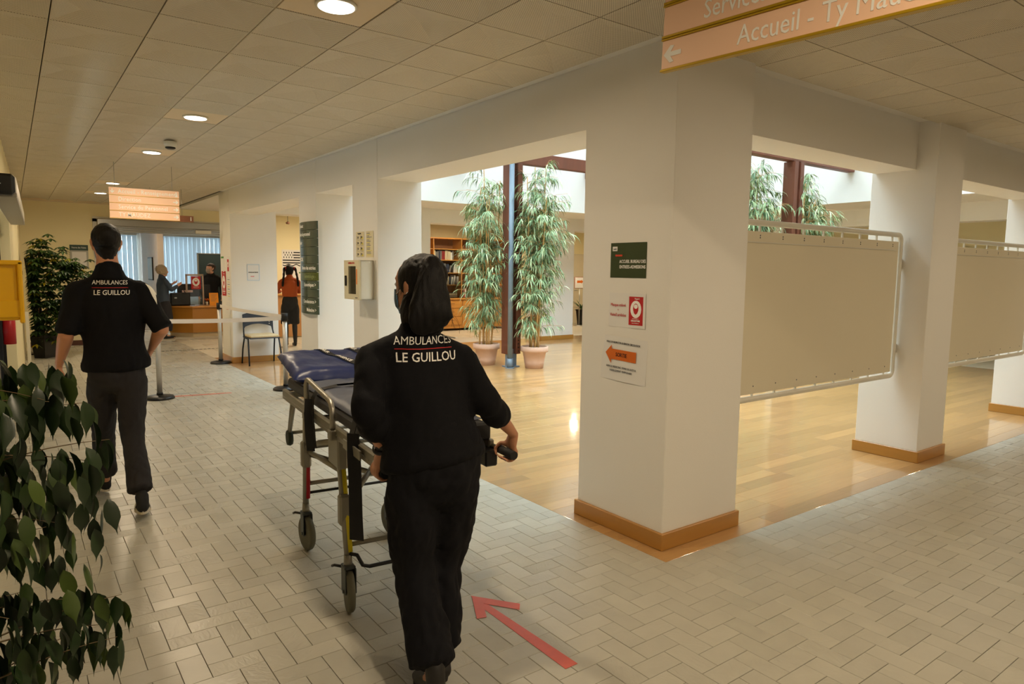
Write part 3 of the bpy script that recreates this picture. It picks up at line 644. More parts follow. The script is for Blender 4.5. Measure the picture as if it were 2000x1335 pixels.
# ---------------- green directory on the column ----------------
t = empty('directory_board', (2.93, 8.22, 1.05), label='dark green curved directory of eleven strips on the column left of the defibrillator', cat='directory board')
gm = mat('directory_green', (58, 76, 66), .22, var=.03)
names = ['Ty Maudez', 'Service du personnel', 'Escalier', '', 'ACCUEIL', 'Bureau des entrées', 'Gérontologie -', 'Economiques >', '', 'Convalescence >', 'Médecine >']
ya, yb, zt, zb_ = 8.53, 7.93, 2.165, 1.05
def bow(u): return CX-.012-.045*(1-(2*u-1)**2)
hrow = (zt-zb_)/11
for r_, s in enumerate(names):
    z1 = zt-hrow*r_-.002; z0 = z1-hrow+.004; vs = []; fs = []; n = 10
    for k in range(n+1):
        u = k/n; y = ya+(yb-ya)*u; x = bow(u)
        vs += [(x, y, z0), (x, y, z1), (CX-.001, y, z1), (CX-.001, y, z0)]
    for k in range(n):
        i = 4*k
        for q in range(4): fs.append((i+q, i+(q+1) % 4, i+4+(q+1) % 4, i+4+q))
    fs += [(0, 3, 2, 1), (4*n, 4*n+1, 4*n+2, 4*n+3)]
    me = bpy.data.meshes.new('strip'); me.from_pydata(vs, [], fs); me.update()
    p = link('strip', me, gm if r_ != 6 else mat('directory_olive', (70, 84, 22), .3), t)
    if s:
        right = r_ >= 5
        tm = text_mesh(s, .062, .0005, .0008, 'RIGHT' if right else 'LEFT', width=.8)
        for v in tm.vertices:
            xx = v.co.x + (.56 if right else .03); u = max(0, min(1, xx/.6)); v.co = Vector((bow(u)-.0015-v.co.z, ya-xx, (z0+z1)/2+v.co.y))
        link('lettering', tm, whitel if r_ != 6 else MATS['pale_green_board'] if 'pale_green_board' in MATS else mat('pale_green_board', (150, 160, 110), .7), p)

# ---------------- defibrillator cabinet ----------------
t = empty('defibrillator_cabinet', (2.87, 6.53, 1.29), label='cream wall cabinet holding a defibrillator, black handle and red bag behind its window', cat='defibrillator cabinet')
cream = mat('cream_enamel', (214, 204, 172), .35)
x0, x1, y0, y1, z0, z1 = 2.782, CX, 6.35, 6.72, 1.295, 1.69
pr_ = [(x0+.02+(x1-x0-.02)*k/10, y0-.004+.055*(k/10)**2.2) for k in range(11)]
MB().prism(pr_+[(p[0], p[1]+.014) for p in pr_[::-1]], z1-z0, Matrix.Translation((0, 0, z0))).box(x0+.02, x1, y1-.012, y1, z0, z1, .004).box(x0+.02, x1, y0+.06, y1, z0, z0+.012).box(x0+.02, x1, y0+.06, y1, z1-.012, z1).prism(pr_+[(x1, y0+.06), (x0+.02, y0+.06)], .012, Matrix.Translation((0, 0, z0))).prism(pr_+[(x1, y0+.06), (x0+.02, y0+.06)], .012, Matrix.Translation((0, 0, z1-.012))).box(x1-.01, x1, y0, y1, z0, z1).build('body', whitem, t)
dor = MB().box(x0, x0+.02, y0-.003, y0+.08, z0, z1).box(x0, x0+.02, y1-.1, y1+.003, z0, z1).box(x0, x0+.02, y0+.08, y1-.1, z0, z0+.055).box(x0, x0+.02, y0+.08, y1-.1, z1-.06, z1).build('door', cream, t)
MB().box(x0+.008, x0+.012, y0+.08, y1-.1, z0+.055, z1-.06).build('pane', glassm, dor)
MB().box(x0-.014, x0, y1-.065, y1-.035, 1.43, 1.535, .004).build('handle', black, dor)
MB().box(x0-.001, x0, y0+.045, y0+.07, 1.45, 1.60).build('sticker', mat('orange_sticker', (220, 120, 30), .6), dor)
text('DEFIBRILLATEUR', .026, redp, FX(x0, (y0+y1)/2, z1-.03), dor, width=.8); MB().box(-.03, .03, -.004, .004, 0, .0005, M=FX(x0-.0005, y0+.07, z0+.02)).build('print', blackp, dor)
MB().box(x0+.024, x0+.08, y0+.15, y0+.235, z0+.02, z1-.13, .018).build('red_bag', mat('red_fabric', (150, 26, 30), .7), t)
MB().box(x0+.05, x1-.03, y0+.25, y1-.03, z0+.02, z1-.10, .02).build('grey_unit', mat('grey_unit', (90, 88, 84), .6), t)

# ---------------- pin boards between the columns ----------------
boardm = mat('board_laminate', (226, 216, 190), .5, var=.015, vscale=2)
def pinboard(x0, x1, z0, z1, y, label, bx):
    t = empty('pin_board', ((x0+x1)/2, y, z0), label=label, cat='board', group='cream boards in tubular frames between the columns')
    r = .022; c = .05; pts = []
    for (cx_, cz_, a0) in ((x1-c, z1-c, PI/2), (x1-c, z0+c, 0), (x0+c, z0+c, -PI/2), (x0+c, z1-c, PI)):
        for k in range(5):
            an = a0-(PI/2)*k/4; pts.append((cx_+c*math.cos(an), y, cz_+c*math.sin(an)))
    fr = MB().tube(pts, r, 12, closed=True).build('frame', whitem, t)
    bd = MB().box(x0+.05, x1-.045, y-.008, y+.008, z0+.036, z1-.058, .002).build('panel', boardm, t)
    MB().box(x0+.06, x1-.1, y-.014, y-.008, z1-.135, z1-.128).build('rail', whitem, bd)
    n = 9
    for k in range(n):
        xk = x0+.15+(x1-x0-.3)*k/(n-1)
        for (za, zb2) in ((z1-.065, z1-.01), (z0+.01, z0+.045)): MB().box(xk-.007, xk+.007, y-.006, y+.006, za, zb2).build('clip', whitem, t)
        for zz in (z1-.085, z1-.1, z0+.09): MB().lathe([(.005, 0), (.005, .002)], n=8, M=FY(xk, y-.008, zz)).build('screw', greyp, t)
    for zz in (1.70, .97): MB().box(x1, bx, y-.012, y+.012, zz-.04, zz+.04, .004).cyl((x1+.005, y-.02, zz), (x1+.005, y+.02, zz), .012, n=8).build('bracket', whitem, t)
    for zz in (1.70, .97):
        xl = x0
        MB().box(xl-.04, xl, y-.012, y+.012, zz-.04, zz+.04, .004).build('bracket', whitem, t)
    return t
pinboard(3.70, 6.155, .735, 1.945, 2.78, 'large cream board in a white tube frame between the corner column and the next column', 6.2)
pinboard(6.75, 9.30, .735, 1.938, 2.78, 'cream board in a white tube frame farther right, at the right edge of the photo', 9.4)
pinboard(9.99, 12.55, .735, 1.938, 2.78, 'cream board in a white tube frame beyond the right edge of the photo', 12.6)

# ---------------- barrier posts and belts ----------------
def post(x, y, label):
    t = empty('barrier_post', (x, y, 0), label=label, cat='barrier post', group='barrier posts with black bases')
    MB().lathe([(.165, 0), (.165, .018), (.15, .034), (.05, .05), (.03, .052)], (x, y, 0), 28).build('base', black, t)
    MB().cyl((x, y, .05), (x, y, .915), .031, n=20).build('pole', mat('satin_steel', (196, 192, 184), .4, .5), t)
    MB().cyl((x, y, .915), (x, y, 1.015), .041, n=20).cyl((x, y, .05), (x, y, .075), .036, n=16).build('head', blackr, t)
post(1.40, 9.15, 'barrier post with a black base just right of the walking man')
post(2.785, 12.05, 'barrier post with a black base standing before the left edge of the far column')
post(2.88, 8.97, 'barrier post whose base is half hidden by the stretcher')
def belt(p, q, label):
    p = Vector(p); q = Vector(q); t_ = (q-p).normalized(); nrm = Vector((-t_.y, t_.x, 0)); n = 12; vs = []; fs = []
    for k in range(n+1):
        u = k/n; c = p.lerp(q, u); c.z -= .012*4*u*(1-u)
        for s in (-1, 1):
            for z in (-.026, .026): vs.append(c+nrm*s*.0012+Vector((0, 0, z)))
    for k in range(n):
        i = 4*k
        for a_, b_ in ((0, 1), (1, 3), (3, 2), (2, 0)): fs.append((i+a_, i+b_, i+4+b_, i+4+a_))
    fs += [(0, 1, 3, 2), (4*n, 4*n+2, 4*n+3, 4*n+1)]
    me = bpy.data.meshes.new('belt'); me.from_pydata([tuple(v) for v in vs], [], fs); me.update()
    o = link('barrier_belt', me, mat('white_belt', (232, 226, 220), .7), None); tag(o, label, 'barrier belt')
belt((1.445, 9.145, .945), (2.835, 8.975, .95), 'white belt stretched from the post by the man to the post by the stretcher')
belt((2.885, 9.015, .965), (2.79, 12.005, .965), 'white belt running from the stretcher-side post back to the far column')

# ---------------- chair by the column ----------------
t = empty('waiting_chair', (3.35, 11.65, 0), label='dark grey plastic-backed waiting chair with a beige seat beside the far column', cat='chair')
legm = mat('dark_blue_grey_tube', (26, 34, 42), .4, .3); shell = mat('chair_shell_plastic', (38, 46, 58), .45)
cx_, cy_ = 3.35, 11.68
ymin, ymax = 11.44, 11.88
for (sx_, sy_, tx_, ty_) in ((-.265, ymin, -.25, ymin+.10), (.265, ymin, .25, ymin+.10), (-.265, ymax, -.25, ymax-.12), (.265, ymax, .25, ymax-.12)):
    MB().tube([(cx_+sx_, sy_, 0), (cx_+sx_*.98, sy_+(ty_-sy_)*.4, .25), (cx_+tx_, ty_, .44)], .013, 8).build('leg', legm, t)
MB().tube([(cx_-.25, ymin+.09, .44), (cx_-.25, ymax-.1, .44), (cx_-.235, ymax-.03, .6), (cx_-.225, ymax, .70)], .012, 8).tube([(cx_+.25, ymin+.09, .44), (cx_+.25, ymax-.1, .44), (cx_+.235, ymax-.03, .6), (cx_+.225, ymax, .70)], .012, 8).build('side_frame', legm, t)
M = Matrix.Translation((cx_, (ymin+ymax)/2, .465))
bm = MB(); bm.grid(.47, .43, 10, 8, lambda x, y: .02-.12*max(0, -y-.16)**1.0 - .1*x*x*2+.02, M=M); bm.grid(.47, .43, 10, 8, lambda x, y: -.01, M=M)
# close the cushion with a rim
MB().box(cx_-.235, cx_+.235, (ymin+ymax)/2-.215, (ymin+ymax)/2+.215, .455, .5, .02, seg=3).build('seat', mat('beige_seat', (206, 186, 146), .7), t); bm.bm.free()
MB().box(cx_-.245, cx_+.245, (ymin+ymax)/2-.22, (ymin+ymax)/2+.22, .44, .456, .006).build('seat_shell', shell, t)
n = 12; vs = []; fs = []
for k in range(n+1):
    u = k/n*2-1; x = cx_+.25*u; y = ymax+.0-.05*(u*u); zl = .60+.06*(1-u*u) if abs(u) < .85 else .56; zh = .86-.012*u*u*3
    vs += [(x, y-.004, zl), (x, y+.02, zh), (x, y+.026, zh), (x, y+.002, zl)]
for k in range(n):
    i = 4*k
    for q in range(4): fs.append((i+q, i+(q+1) % 4, i+4+(q+1) % 4, i+4+q))
fs += [(0, 3, 2, 1), (4*n, 4*n+1, 4*n+2, 4*n+3)]
me = bpy.data.meshes.new('backrest'); me.from_pydata(vs, [], fs); me.update(); bk = link('backrest', me, shell, t, smooth=False)
for k in range(5): MB().cyl((cx_+.19, ymax-.04, .66+.034*k), (cx_+.19, ymax-.028, .66+.034*k), .007, n=8).build('vent_hole', whitem, bk)

# ---------------- red tape on the floor ----------------
tape = mat('red_floor_tape', (206, 92, 70), .45, var=.12, vscale=30)
def tape_arrow():
    b_ = MB(); z = .0012
    b_.prism([(1.731, 1.962), (1.797, 1.962), (1.776, 2.60), (1.755, 2.655), (1.735, 2.60)], .0008, Matrix.Translation((0, 0, z)))
    return b_
t = empty('floor_arrow', (1.77, 2.33, 0), label='red tape arrow stuck on the tiles behind the walking woman', cat='floor arrow')
tape_arrow().build('shaft', tape, t)
MB().prism([(1.755, 2.705), (1.735, 2.64), (1.868, 2.455), (1.905, 2.50)], .0008, Matrix.Translation((0, 0, .0022))).build('barb', tape, t)
MB().prism([(1.757, 2.70), (1.775, 2.63), (1.70, 2.485), (1.655, 2.50)], .0008, Matrix.Translation((0, 0, .0032))).build('barb', tape, t)
tag(MB().prism([(1.49, 9.19), (2.22, 9.08), (2.22, 9.12), (1.49, 9.24)], .001, Matrix.Translation((0, 0, .001))).build('floor_tape', tape), 'thin red tape line on the tiles beyond the first barrier post', 'floor tape')
t = empty('door_track', (2.8, 14.34, 0), label='dashed dark floor track in front of the reception', cat='floor track')
for k in range(16): MB().box(2.1+.075*k, 2.15+.075*k, 14.3, 14.36, .001, .003).build('track_slot', blackp, t)
MB().box(3.3, 3.9, 14.31, 14.35, .001, .003).build('track_slot', blackp, t)

# ---------------- left edge: letter box, door operator, camera, hydrant sign ----------------
yel = mat('yellow_letter_box', (224, 172, 8), .35, var=.03)
t = empty('letter_box', (-.06, 4.42, 1.3), label='bright yellow letter box on the wall at the left edge', cat='letter box')
xw = lw(4.42)
MB().box(xw+.002, .035, 4.36, 4.72, 1.315, 1.62, .012, seg=2).build('body', yel, t)
MB().box(xw+.002, .052, 4.34, 4.74, 1.6, 1.625, .006).box(.03, .052, 4.34, 4.74, 1.30, 1.62, .006).box(xw+.002, .04, 4.352, 4.37, 1.33, 1.42, .004).build('lid', yel, t)
MB().box(.052, .054, 4.42, 4.66, 1.55, 1.57).build('slot', black, t)
t = empty('door_operator', (.0, 7.5, 2.1), label='white automatic door operator housing with black end cap, upper left', cat='door operator')
Mo = Matrix.Translation((lw(5.6), 5.6, 0)) @ Matrix.Rotation(-math.atan(.026), 4, 'Z')
MB().box(-.0, .15, .12, 3.95, 2.075, 2.2, .015, M=Mo).build('housing', whitem, t)
MB().box(-.0, .145, .0, .12, 2.06, 2.195, .02, M=Mo).build('end_cap', black, t)
MB().box(.02, .15, .1, 3.95, 2.05, 2.08, .003, M=Mo).build('rail', alu, t)
MB().box(.02, .07, -.003, .0, 2.125, 2.13, M=Mo).build('marking', whitel, t)
t = empty('security_camera', (.1, 10, 2.33), label='small dark dome camera beside the door operator', cat='camera')
MB().box(lw(10), .08, 9.97, 10.03, 2.32, 2.36, .004).build('bracket', black, t)
MB().lathe([(.02, -.06), (.05, -.03), (.055, 0), (.055, .03), (.03, .045)], (.10, 10, 2.335), 18).build('dome', black, t)
t = empty('fire_cabinet', (-.0, 8.2, .85), label='narrow red fire extinguisher box below the letter box', cat='fire extinguisher')
MB().cyl((-.035, 8.6, .80), (-.035, 8.6, 1.12), .055, n=18).build('cylinder', mat('fire_red', (176, 16, 22), .35), t)
MB().cyl((-.035, 8.6, 1.12), (-.035, 8.6, 1.16), .03, .02, n=12).box(-.045, -.02, 8.53, 8.62, 1.15, 1.18, .004).build('valve', black, t)
MB().box(lw(8.6), -.035, 8.57, 8.63, .95, .99).build('holder', black, t)
tag(MB().box(.16, .21, 13.5, 13.56, 0, .85, .004).box(.14, .23, 13.45, 13.6, 0, .02).build('short_post', whitem), 'short white post by the entrance wall', 'post')
def fix_root(): pass
t = empty('tall_stand', (.32, 15.0, 0), label='tall black leaning display panel behind the bushy potted plant', cat='display stand')
Ms = Matrix.Translation((.33, 15.0, 0)) @ Matrix.Rotation(-.07, 4, 'Y') @ Matrix.Scale(1, 4)
MB().box(-.075, .075, -.02, .02, .02, 1.75, .005, M=Matrix.Translation((.42, 15.0, 0)) @ Matrix.Rotation(-.075, 4, 'Y')).build('panel', black, t)
MB().box(.2, .62, 14.86, 15.14, 0, .025, .005).build('foot', black, t)
# ---------------- stretcher (local frame: y away from the pusher) ----------------
st = empty('stretcher', (1.47, 3.0, 0), rz=-math.radians(6), label='ambulance stretcher with a blue cushion, pushed by the dark-haired woman', cat='stretcher', local=True)
def S_(mb, name, mt, parent=st, **k): return mb.build(name, mt, parent, **k)
navy = mat('navy_vinyl', (38, 52, 104), .35, var=.1, vscale=5, bump=.5, bscale=9, dist=.02)
matt = mat('mattress_vinyl', (84, 90, 108), .45, bump=.3, bscale=8, var=.06, dist=.01)
mattd = mat('mattress_side', (66, 66, 72), .6, var=.05)
strapm = mat('black_webbing', (16, 16, 20), .7, bump=.3, bscale=300)
galu = mat('grey_painted_aluminium', (150, 146, 132), .42, .5, var=.06)
for s, w_ in ((-1, 'left'), (1, 'right')):
    r_ = S_(MB().box(s*.262-.014, s*.262+.014, -.56, 1.15, .80, .862, .006), 'side_rail', galu)
    S_(MB().box(s*.277-.002, s*.277+.002, -.5, 1.1, .822, .828), 'rail_groove', alu, r_)
    S_(MB().tube([(s*.262, -.54, .83), (s*.275, -.6, .83), (s*.282, -.72, .825)], .014, 10), 'handle_tube', alu)
    S_(MB().tube([(s*.276, -.60, .83), (s*.283, -.72, .825)], [.019, .019], 12), 'handle_grip', blackr)
    # folding side guard
    g_ = S_(MB().tube([(s*.285, .50, .82), (s*.285, .50, .985), (s*.285, .475, 1.015), (s*.285, .44, 1.02), (s*.285, .08, .985), (s*.285, .03, .975), (s*.285, 0.0, .945), (s*.285, 0.0, .82)], .0135, 12), 'side_guard', alu)
    for y in (.5, 0.0): S_(MB().box(s*.285-.02, s*.285+.02, y-.025, y+.025, .80, .85, .006), 'guard_hinge', galu, g_)
lb_ = text_mesh('STRETCHER', .03); 
bpy.data.meshes.remove(lb_)
for y, n_ in ((-.5, 'near'), (.35, 'mid'), (1.12, 'far')): S_(MB().box(-.25, .25, y-.015, y+.015, .81, .845, .004), 'crossbar', galu)
# lower frame: legs, sleeves, wheels
yl_stripe = mat('yellow_stripe', (226, 206, 20), .4); rd_stripe = mat('red_stripe', (178, 20, 30), .4)
tyre = mat('grey_tyre', (104, 102, 84), .7, var=.06); forkm = mat('fork_grey', (70, 76, 74), .45, .4)
def wheel(x, y, r, w, parent, swing=0):
    M = Matrix.Translation((x, y, r)) @ Matrix.Rotation(swing, 4, 'Z') @ Matrix.Rotation(PI/2, 4, 'Y')
    b_ = MB(); b_.lathe([(r*.66, -w*.4), (r*.9, -w*.5), (r*.985, -w*.28), (r, 0), (r*.985, w*.28), (r*.9, w*.5), (r*.66, w*.4)], n=32, M=M)
    t_ = b_.build('tyre', tyre, parent)
    MB().lathe([(r*.15, -w*.55), (r*.2, -w*.3), (r*.66, -w*.22), (r*.7, 0), (r*.66, w*.22), (r*.2, w*.3), (r*.15, w*.55)], n=24, M=M).build('hub', black, t_)
    return t_
for s in (-1, 1):
    for (yt, yb_, zs, stripe, yz0, yz1, xo) in ((.04, -.10, .47, yl_stripe, .28, .74, .25), (.67, .71, .56, rd_stripe, .30, .76, .25)):
        x = s*xo
        leg = S_(MB().tube([(x, yt, .81), (x, yb_, .26)], .017, 12), 'leg', galu)
        # stripe sleeve following the tube
        p0 = Vector((x, yt, .81)); p1 = Vector((x, yb_, .26)); dd = (p1-p0)
        q = lambda z: p0+dd*((.81-z)/.55)
        side = 1 if yt < .3 else 1
        MB().tube([q(yz1)+Vector((.009*side, -.006, 0)), q(yz0)+Vector((.009*side, -.006, 0))], .0145, 10).build('colour_stripe', stripe, leg)
        MB().box(-.026, .026, -.026, .026, -.075, .075, .01, M=Matrix.Translation(q(zs))).build('sliding_collar', galu, leg)
        # caster
        yw = yb_-.015
        MB().cyl((x, yb_, .20), (x, yb_, .27), .022, .019, n=14).build('caster_stem', galu, leg)
        fk = MB()
        for sx in (-1, 1): fk.box(x+sx*.024-.003, x+sx*.024+.003, yw-.03, yb_+.025, .09, .215, .004)
        fk.box(x-.027, x+.027, yb_-.035, yb_+.03, .205, .222, .004); fk.cyl((x-.032, yw, .1), (x+.032, yw, .1), .009, n=10)
        fk.build('fork', forkm, leg)
        wheel(x, yw, .1, .036, leg, (-.16 if s < 0 else .1) if yt < .3 else .12)
        MB().tube([(x+.02, yb_+.02, .19), (x+.045*s, yb_+.07, .2), (x+.05*s, yb_+.09, .19)], .007, 8).build('brake_lever', black, leg)
    # upper housing of the near leg and hinge
    S_(MB().box(s*.25-.024, s*.25+.024, -.04, .13, .66, .81, .008), 'leg_housing', galu)
    S_(MB().tube([(s*.245, .68, .60), (s*.245, .4, .69), (s*.245, .12, .76)], .016, 10), 'diagonal_brace', galu)
    S_(MB().tube([(s*.235, .69, .575), (s*.235, .05, .63)], .013, 10), 'diagonal_brace', galu)
    # loading wheel at the far end
    lg = S_(MB().tube([(s*.22, 1.06, .81), (s*.22, 1.22, .57)], .011, 8).tube([(s*.22, 1.13, .81), (s*.22, 1.25, .56)], .011, 8), 'loading_leg', galu)
    Mw = Matrix.Translation((s*.22, 1.24, .53)) @ Matrix.Rotation(PI/2, 4, 'Y')
    lw_ = MB().lathe([(.03, -.012), (.046, -.015), (.052, 0), (.046, .015), (.03, .012)], n=24, M=Mw).build('loading_wheel', mat('dark_green_tyre', (42, 50, 34), .7), st)
S_(MB().cyl((-.22, 1.24, .56), (.22, 1.24, .56), .011), 'loading_axle', galu)
S_(MB().cyl((-.24, .70, .385), (.24, .70, .385), .012), 'cross_tube', galu)
S_(MB().cyl((-.24, .70, .33), (.24, .70, .33), .008), 'cross_rod', black)
S_(MB().tube([(-.24, .70, .56), (.24, -.03, .47)], .015).tube([(.24, .70, .56), (-.24, -.03, .47)], .015), 'scissor_brace', galu)
S_(MB().cyl((-.235, -.085, .31), (.235, -.085, .31), .011), 'cross_tube', galu)
S_(MB().tube([(-.25, -.10, .275), (-.215, -.13, .27), (-.195, -.15, .225), (-.165, -.155, .215), (.165, -.155, .215), (.195, -.15, .225), (.215, -.13, .27), (.25, -.10, .275)], .0095, 8), 'brake_pedal_bar', black)
S_(MB().cyl((-.24, .68, .60), (.24, .68, .60), .012), 'cross_tube', galu)
# mattress, cushion, straps
m_ = S_(MB().box(-.255, .255, -.52, 1.1, .872, .94, .02, seg=2), 'mattress', mattd)
def soft(name, x0, x1, y0, y1, z0, z1, mt, parent, nx=22, ny=22, seed=0, fn=None, pwr=4):
    b_ = MB(); V = {}
    top = {}; bot = {}
    for i in range(nx+1):
        for j in range(ny+1):
            u = i/nx*2-1; v = j/ny*2-1
            prof = max(0, (1-abs(u)**pwr))**.5*max(0, (1-abs(v)**pwr))**.5
            x = x0+(x1-x0)*i/nx; y = y0+(y1-y0)*j/ny; zm = z0+(z1-z0)*.4
            nz = noise.noise(Vector((x*7+seed, y*7, seed)))*.018*prof+noise.noise(Vector((x*22+seed, y*9, seed+3)))*.006*prof
            dz = fn(u, v) if fn else 0
            top[i, j] = b_.bm.verts.new((x, y, zm+(z1-zm)*prof+nz+dz)); bot[i, j] = b_.bm.verts.new((x, y, zm-(zm-z0)*prof*.98-.001+dz))
    for i in range(nx):
        for j in range(ny):
            for d, o_ in ((top, 1), (bot, -1)):
                q = [d[i, j], d[i+1, j], d[i+1, j+1], d[i, j+1]]; f = b_.bm.faces.new(q if o_ > 0 else q[::-1]); f.smooth = True
    for i in range(nx):
        for j_ in (0, ny):
            q = [top[i, j_], top[i+1, j_], bot[i+1, j_], bot[i, j_]]; f = b_.bm.faces.new(q); f.smooth = True
    for j in range(ny):
        for i_ in (0, nx):
            q = [top[i_, j], top[i_, j+1], bot[i_, j+1], bot[i_, j]]; f = b_.bm.faces.new(q); f.smooth = True
    return b_.build(name, mt, parent)
soft('mattress_cover', -.25, .25, -.5, .78, .925, .975, matt, m_, seed=2, pwr=10)
cu = soft('cushion', -.29, .29, .76, 1.22, .925, 1.02, navy, st, 30, 26, seed=5, fn=lambda u, v: .012*u*u+.042*(v+1), pwr=7)
MB().prism([(.80, .94), (1.16, .94), (1.16, 1.0), (1.12, 1.0)], .46, Matrix(((0, 0, 1, -.23), (1, 0, 0, 0), (0, 1, 0, 0), (0, 0, 0, 1)))).build('backrest_wedge', mattd, st)
for (xa, ya, xb, yb_) in ((-.06, 1.23, .13, .78), (.14, 1.23, .24, .78)):
    n = 14; b_ = MB(); pv = None
    bv = BVHTree.FromPolygons([v.co.copy() for v in cu.data.vertices], [tuple(p.vertices) for p in cu.data.polygons])
    for k in range(n+1):
        u = k/n; c = Vector((xa+(xb-xa)*u, ya+(yb_-ya)*u, 1.2)); d2 = Vector((yb_-ya, xa-xb, 0)).normalized()*.024
        q = []
        for s in (-1, 1):
            p = c+d2*s; h_ = bv.ray_cast(p, Vector((0, 0, -1))); z = (h_[0].z if h_[0] is not None else .99)+.003
            q.append(b_.bm.verts.new((p.x, p.y, z+.002)))
        if pv: b_.bm.faces.new((pv[0], pv[1], q[1], q[0]))
        pv = q
    sb = b_.build('strap', strapm, st)
    for (uu, s_txt) in ((.22, 'SMUR'), (.6, 'URGENCE')):
        tm = text_mesh(s_txt, .036, .0004, .0006, width=.9)
        dv = Vector((xb-xa, yb_-ya, 0)).normalized(); pr = Vector((dv.y, -dv.x, 0))*-1; base = Vector((xa, ya, 0)).lerp(Vector((xb, yb_, 0)), uu)
        for v in tm.vertices:
            p = base+dv*v.co.x+pr*v.co.y; h_ = bv.ray_cast(Vector((p.x, p.y, 1.2)), Vector((0, 0, -1))); v.co = Vector((p.x, p.y, (h_[0].z if h_[0] is not None else .99)+.0068+v.co.z))
        link('lettering', tm, whitel, sb)
def hang_strap(pts, w, name='strap'):
    """flat webbing, width along local y"""
    b_ = MB(); pv = None
    for (x, y, z) in pts:
        q = [b_.bm.verts.new((x, y-w/2, z)), b_.bm.verts.new((x, y+w/2, z)), b_.bm.verts.new((x+.003, y+w/2, z)), b_.bm.verts.new((x+.003, y-w/2, z))]
        if pv:
            for k in range(4): b_.bm.faces.new((pv[k], pv[(k+1) % 4], q[(k+1) % 4], q[k]))
        pv = q
    return b_.build(name, strapm, st)
hang_strap([(.2, .42, .985), (0, .42, .99), (-.15, .40, .99), (-.255, .39, .975), (-.285, .38, .93), (-.292, .37, .86), (-.288, .36, .80), (-.285, .355, .72), (-.28, .36, .68)], .055)
hang_strap([(.2, -.30, .985), (0, -.30, .99), (-.2, -.30, .985), (-.27, -.30, .95), (-.29, -.30, .88), (-.294, -.30, .80)], .062)
b_ = MB(); pv = None
for (x, y, z, w) in ((-.290, -.33, .90, .055), (-.296, -.36, .80, .062), (-.296, -.372, .70, .060), (-.294, -.37, .55, .062), (-.290, -.365, .44, .066)):
    d2 = Vector((.72, -.69, 0))*w/2; c = Vector((x, y, z)); q = [b_.bm.verts.new(c-d2), b_.bm.verts.new(c+d2), b_.bm.verts.new(c+d2+Vector((.002, .002, 0))), b_.bm.verts.new(c-d2+Vector((.002, .002, 0)))]
    if pv:
        for k in range(4): b_.bm.faces.new((pv[k], pv[(k+1) % 4], q[(k+1) % 4], q[k]))
    pv = q
b_.build('strap_tail', strapm, st)
b_ = MB(); pv = None
for (x, y, z, w) in ((-.298, .385, .93, .05), (-.303, .38, .85, .056), (-.303, .37, .74, .05), (-.300, .365, .66, .045)):
    d2 = Vector((.72, -.69, 0))*w/2; c = Vector((x, y, z)); q = [b_.bm.verts.new(c-d2), b_.bm.verts.new(c+d2), b_.bm.verts.new(c+d2+Vector((.002, .002, 0))), b_.bm.verts.new(c-d2+Vector((.002, .002, 0)))]
    if pv:
        for k in range(4): b_.bm.faces.new((pv[k], pv[(k+1) % 4], q[(k+1) % 4], q[k]))
    pv = q
b_.build('strap_tail', strapm, st)
MB().box(-.26, .26, -.56, -.5, .86, .94, .01).build('foot_pad', blackr, st)
MB().box(.20, .26, -.62, -.52, .76, .83, .006).build('release_block', black, st)
MB().box(-.296, -.289, -.44, -.2, .81, .85).build('rail_label_plate', alu, st)

# ---------------- ficus in the near left corner ----------------
leafm, nt, b = nodes('ficus_leaf'); L = nt.links; N = nt.nodes.new
oi = N('ShaderNodeObjectInfo'); cr = N('ShaderNodeValToRGB'); cr.color_ramp.elements[0].color = (*sRGB((22, 38, 14)), 1); cr.color_ramp.elements[1].color = (*sRGB((74, 92, 34)), 1); cr.color_ramp.elements.new(.7).color = (*sRGB((34, 54, 22)), 1)
L.new(oi.outputs['Random'], cr.inputs[0]); L.new(cr.outputs[0], b.inputs['Base Color']); b.inputs['Roughness'].default_value = .38
barkm = mat('grey_bark', (110, 92, 64), .8, bump=.3, bscale=60)
def leaf_mesh(name, L_, w, droop, n=7, fold=.18, tip=.25):
    vs = []; fs = []
    for k in range(n+1):
        u = k/n; wd = w*math.sin(PI*min(1, u**.8))**.8*(1 if u < 1-tip else max(0, (1-u)/tip)**1.3) if 0 < u < 1 else 0
        y = L_*u; z = -droop*u*u
        vs += [(-wd/2, y, z+wd*fold), (0, y, z), (wd/2, y, z+wd*fold)]
    for k in range(n):
        i = 3*k
        fs += [(i, i+1, i+4, i+3), (i+1, i+2, i+5, i+4)]
    me = bpy.data.meshes.new(name); me.from_pydata(vs, [], fs); me.update()
    me.polygons.foreach_set('use_smooth', [True]*len(me.polygons)); return me
fr_ = random.Random(11)
fc = empty('potted_ficus', (-.34, 1.72, 0), label='dark green potted ficus with drooping pointed leaves, in the near left corner', cat='plant')
MB().lathe([(.15, 0), (.2, .32), (.215, .33), (.215, .36), (.195, .36), (.185, .33)], (-.34, 1.72, 0), 28).build('pot', mat('dark_pot', (40, 34, 30), .5), fc)
MB().lathe([(.185, .32), (.05, .335)], (-.34, 1.72, 0), 20).build('soil', soil, fc)
leaf_ms = [leaf_mesh('leaf', .072*k, .028*k, .018, fold=f, tip=.4) for k, f in ((1, .15), (1.15, .25), (.85, .1), (1.05, -.1))]
for me in leaf_ms: me.materials.append(leafm)
tips = []
# branch end points chosen over the plant's crown
stems = MB()
for (x, y) in ((-.36, 1.70), (-.33, 1.76), (-.30, 1.70)): stems.tube([(x, y, .33), (x+.02, y+.02, .7), (x-.02, y-.01, 1.1), (x+.01, y, 1.35)], [.014, .012, .01, .005], 7)
stems.build('trunk', barkm, fc, kind='stuff')
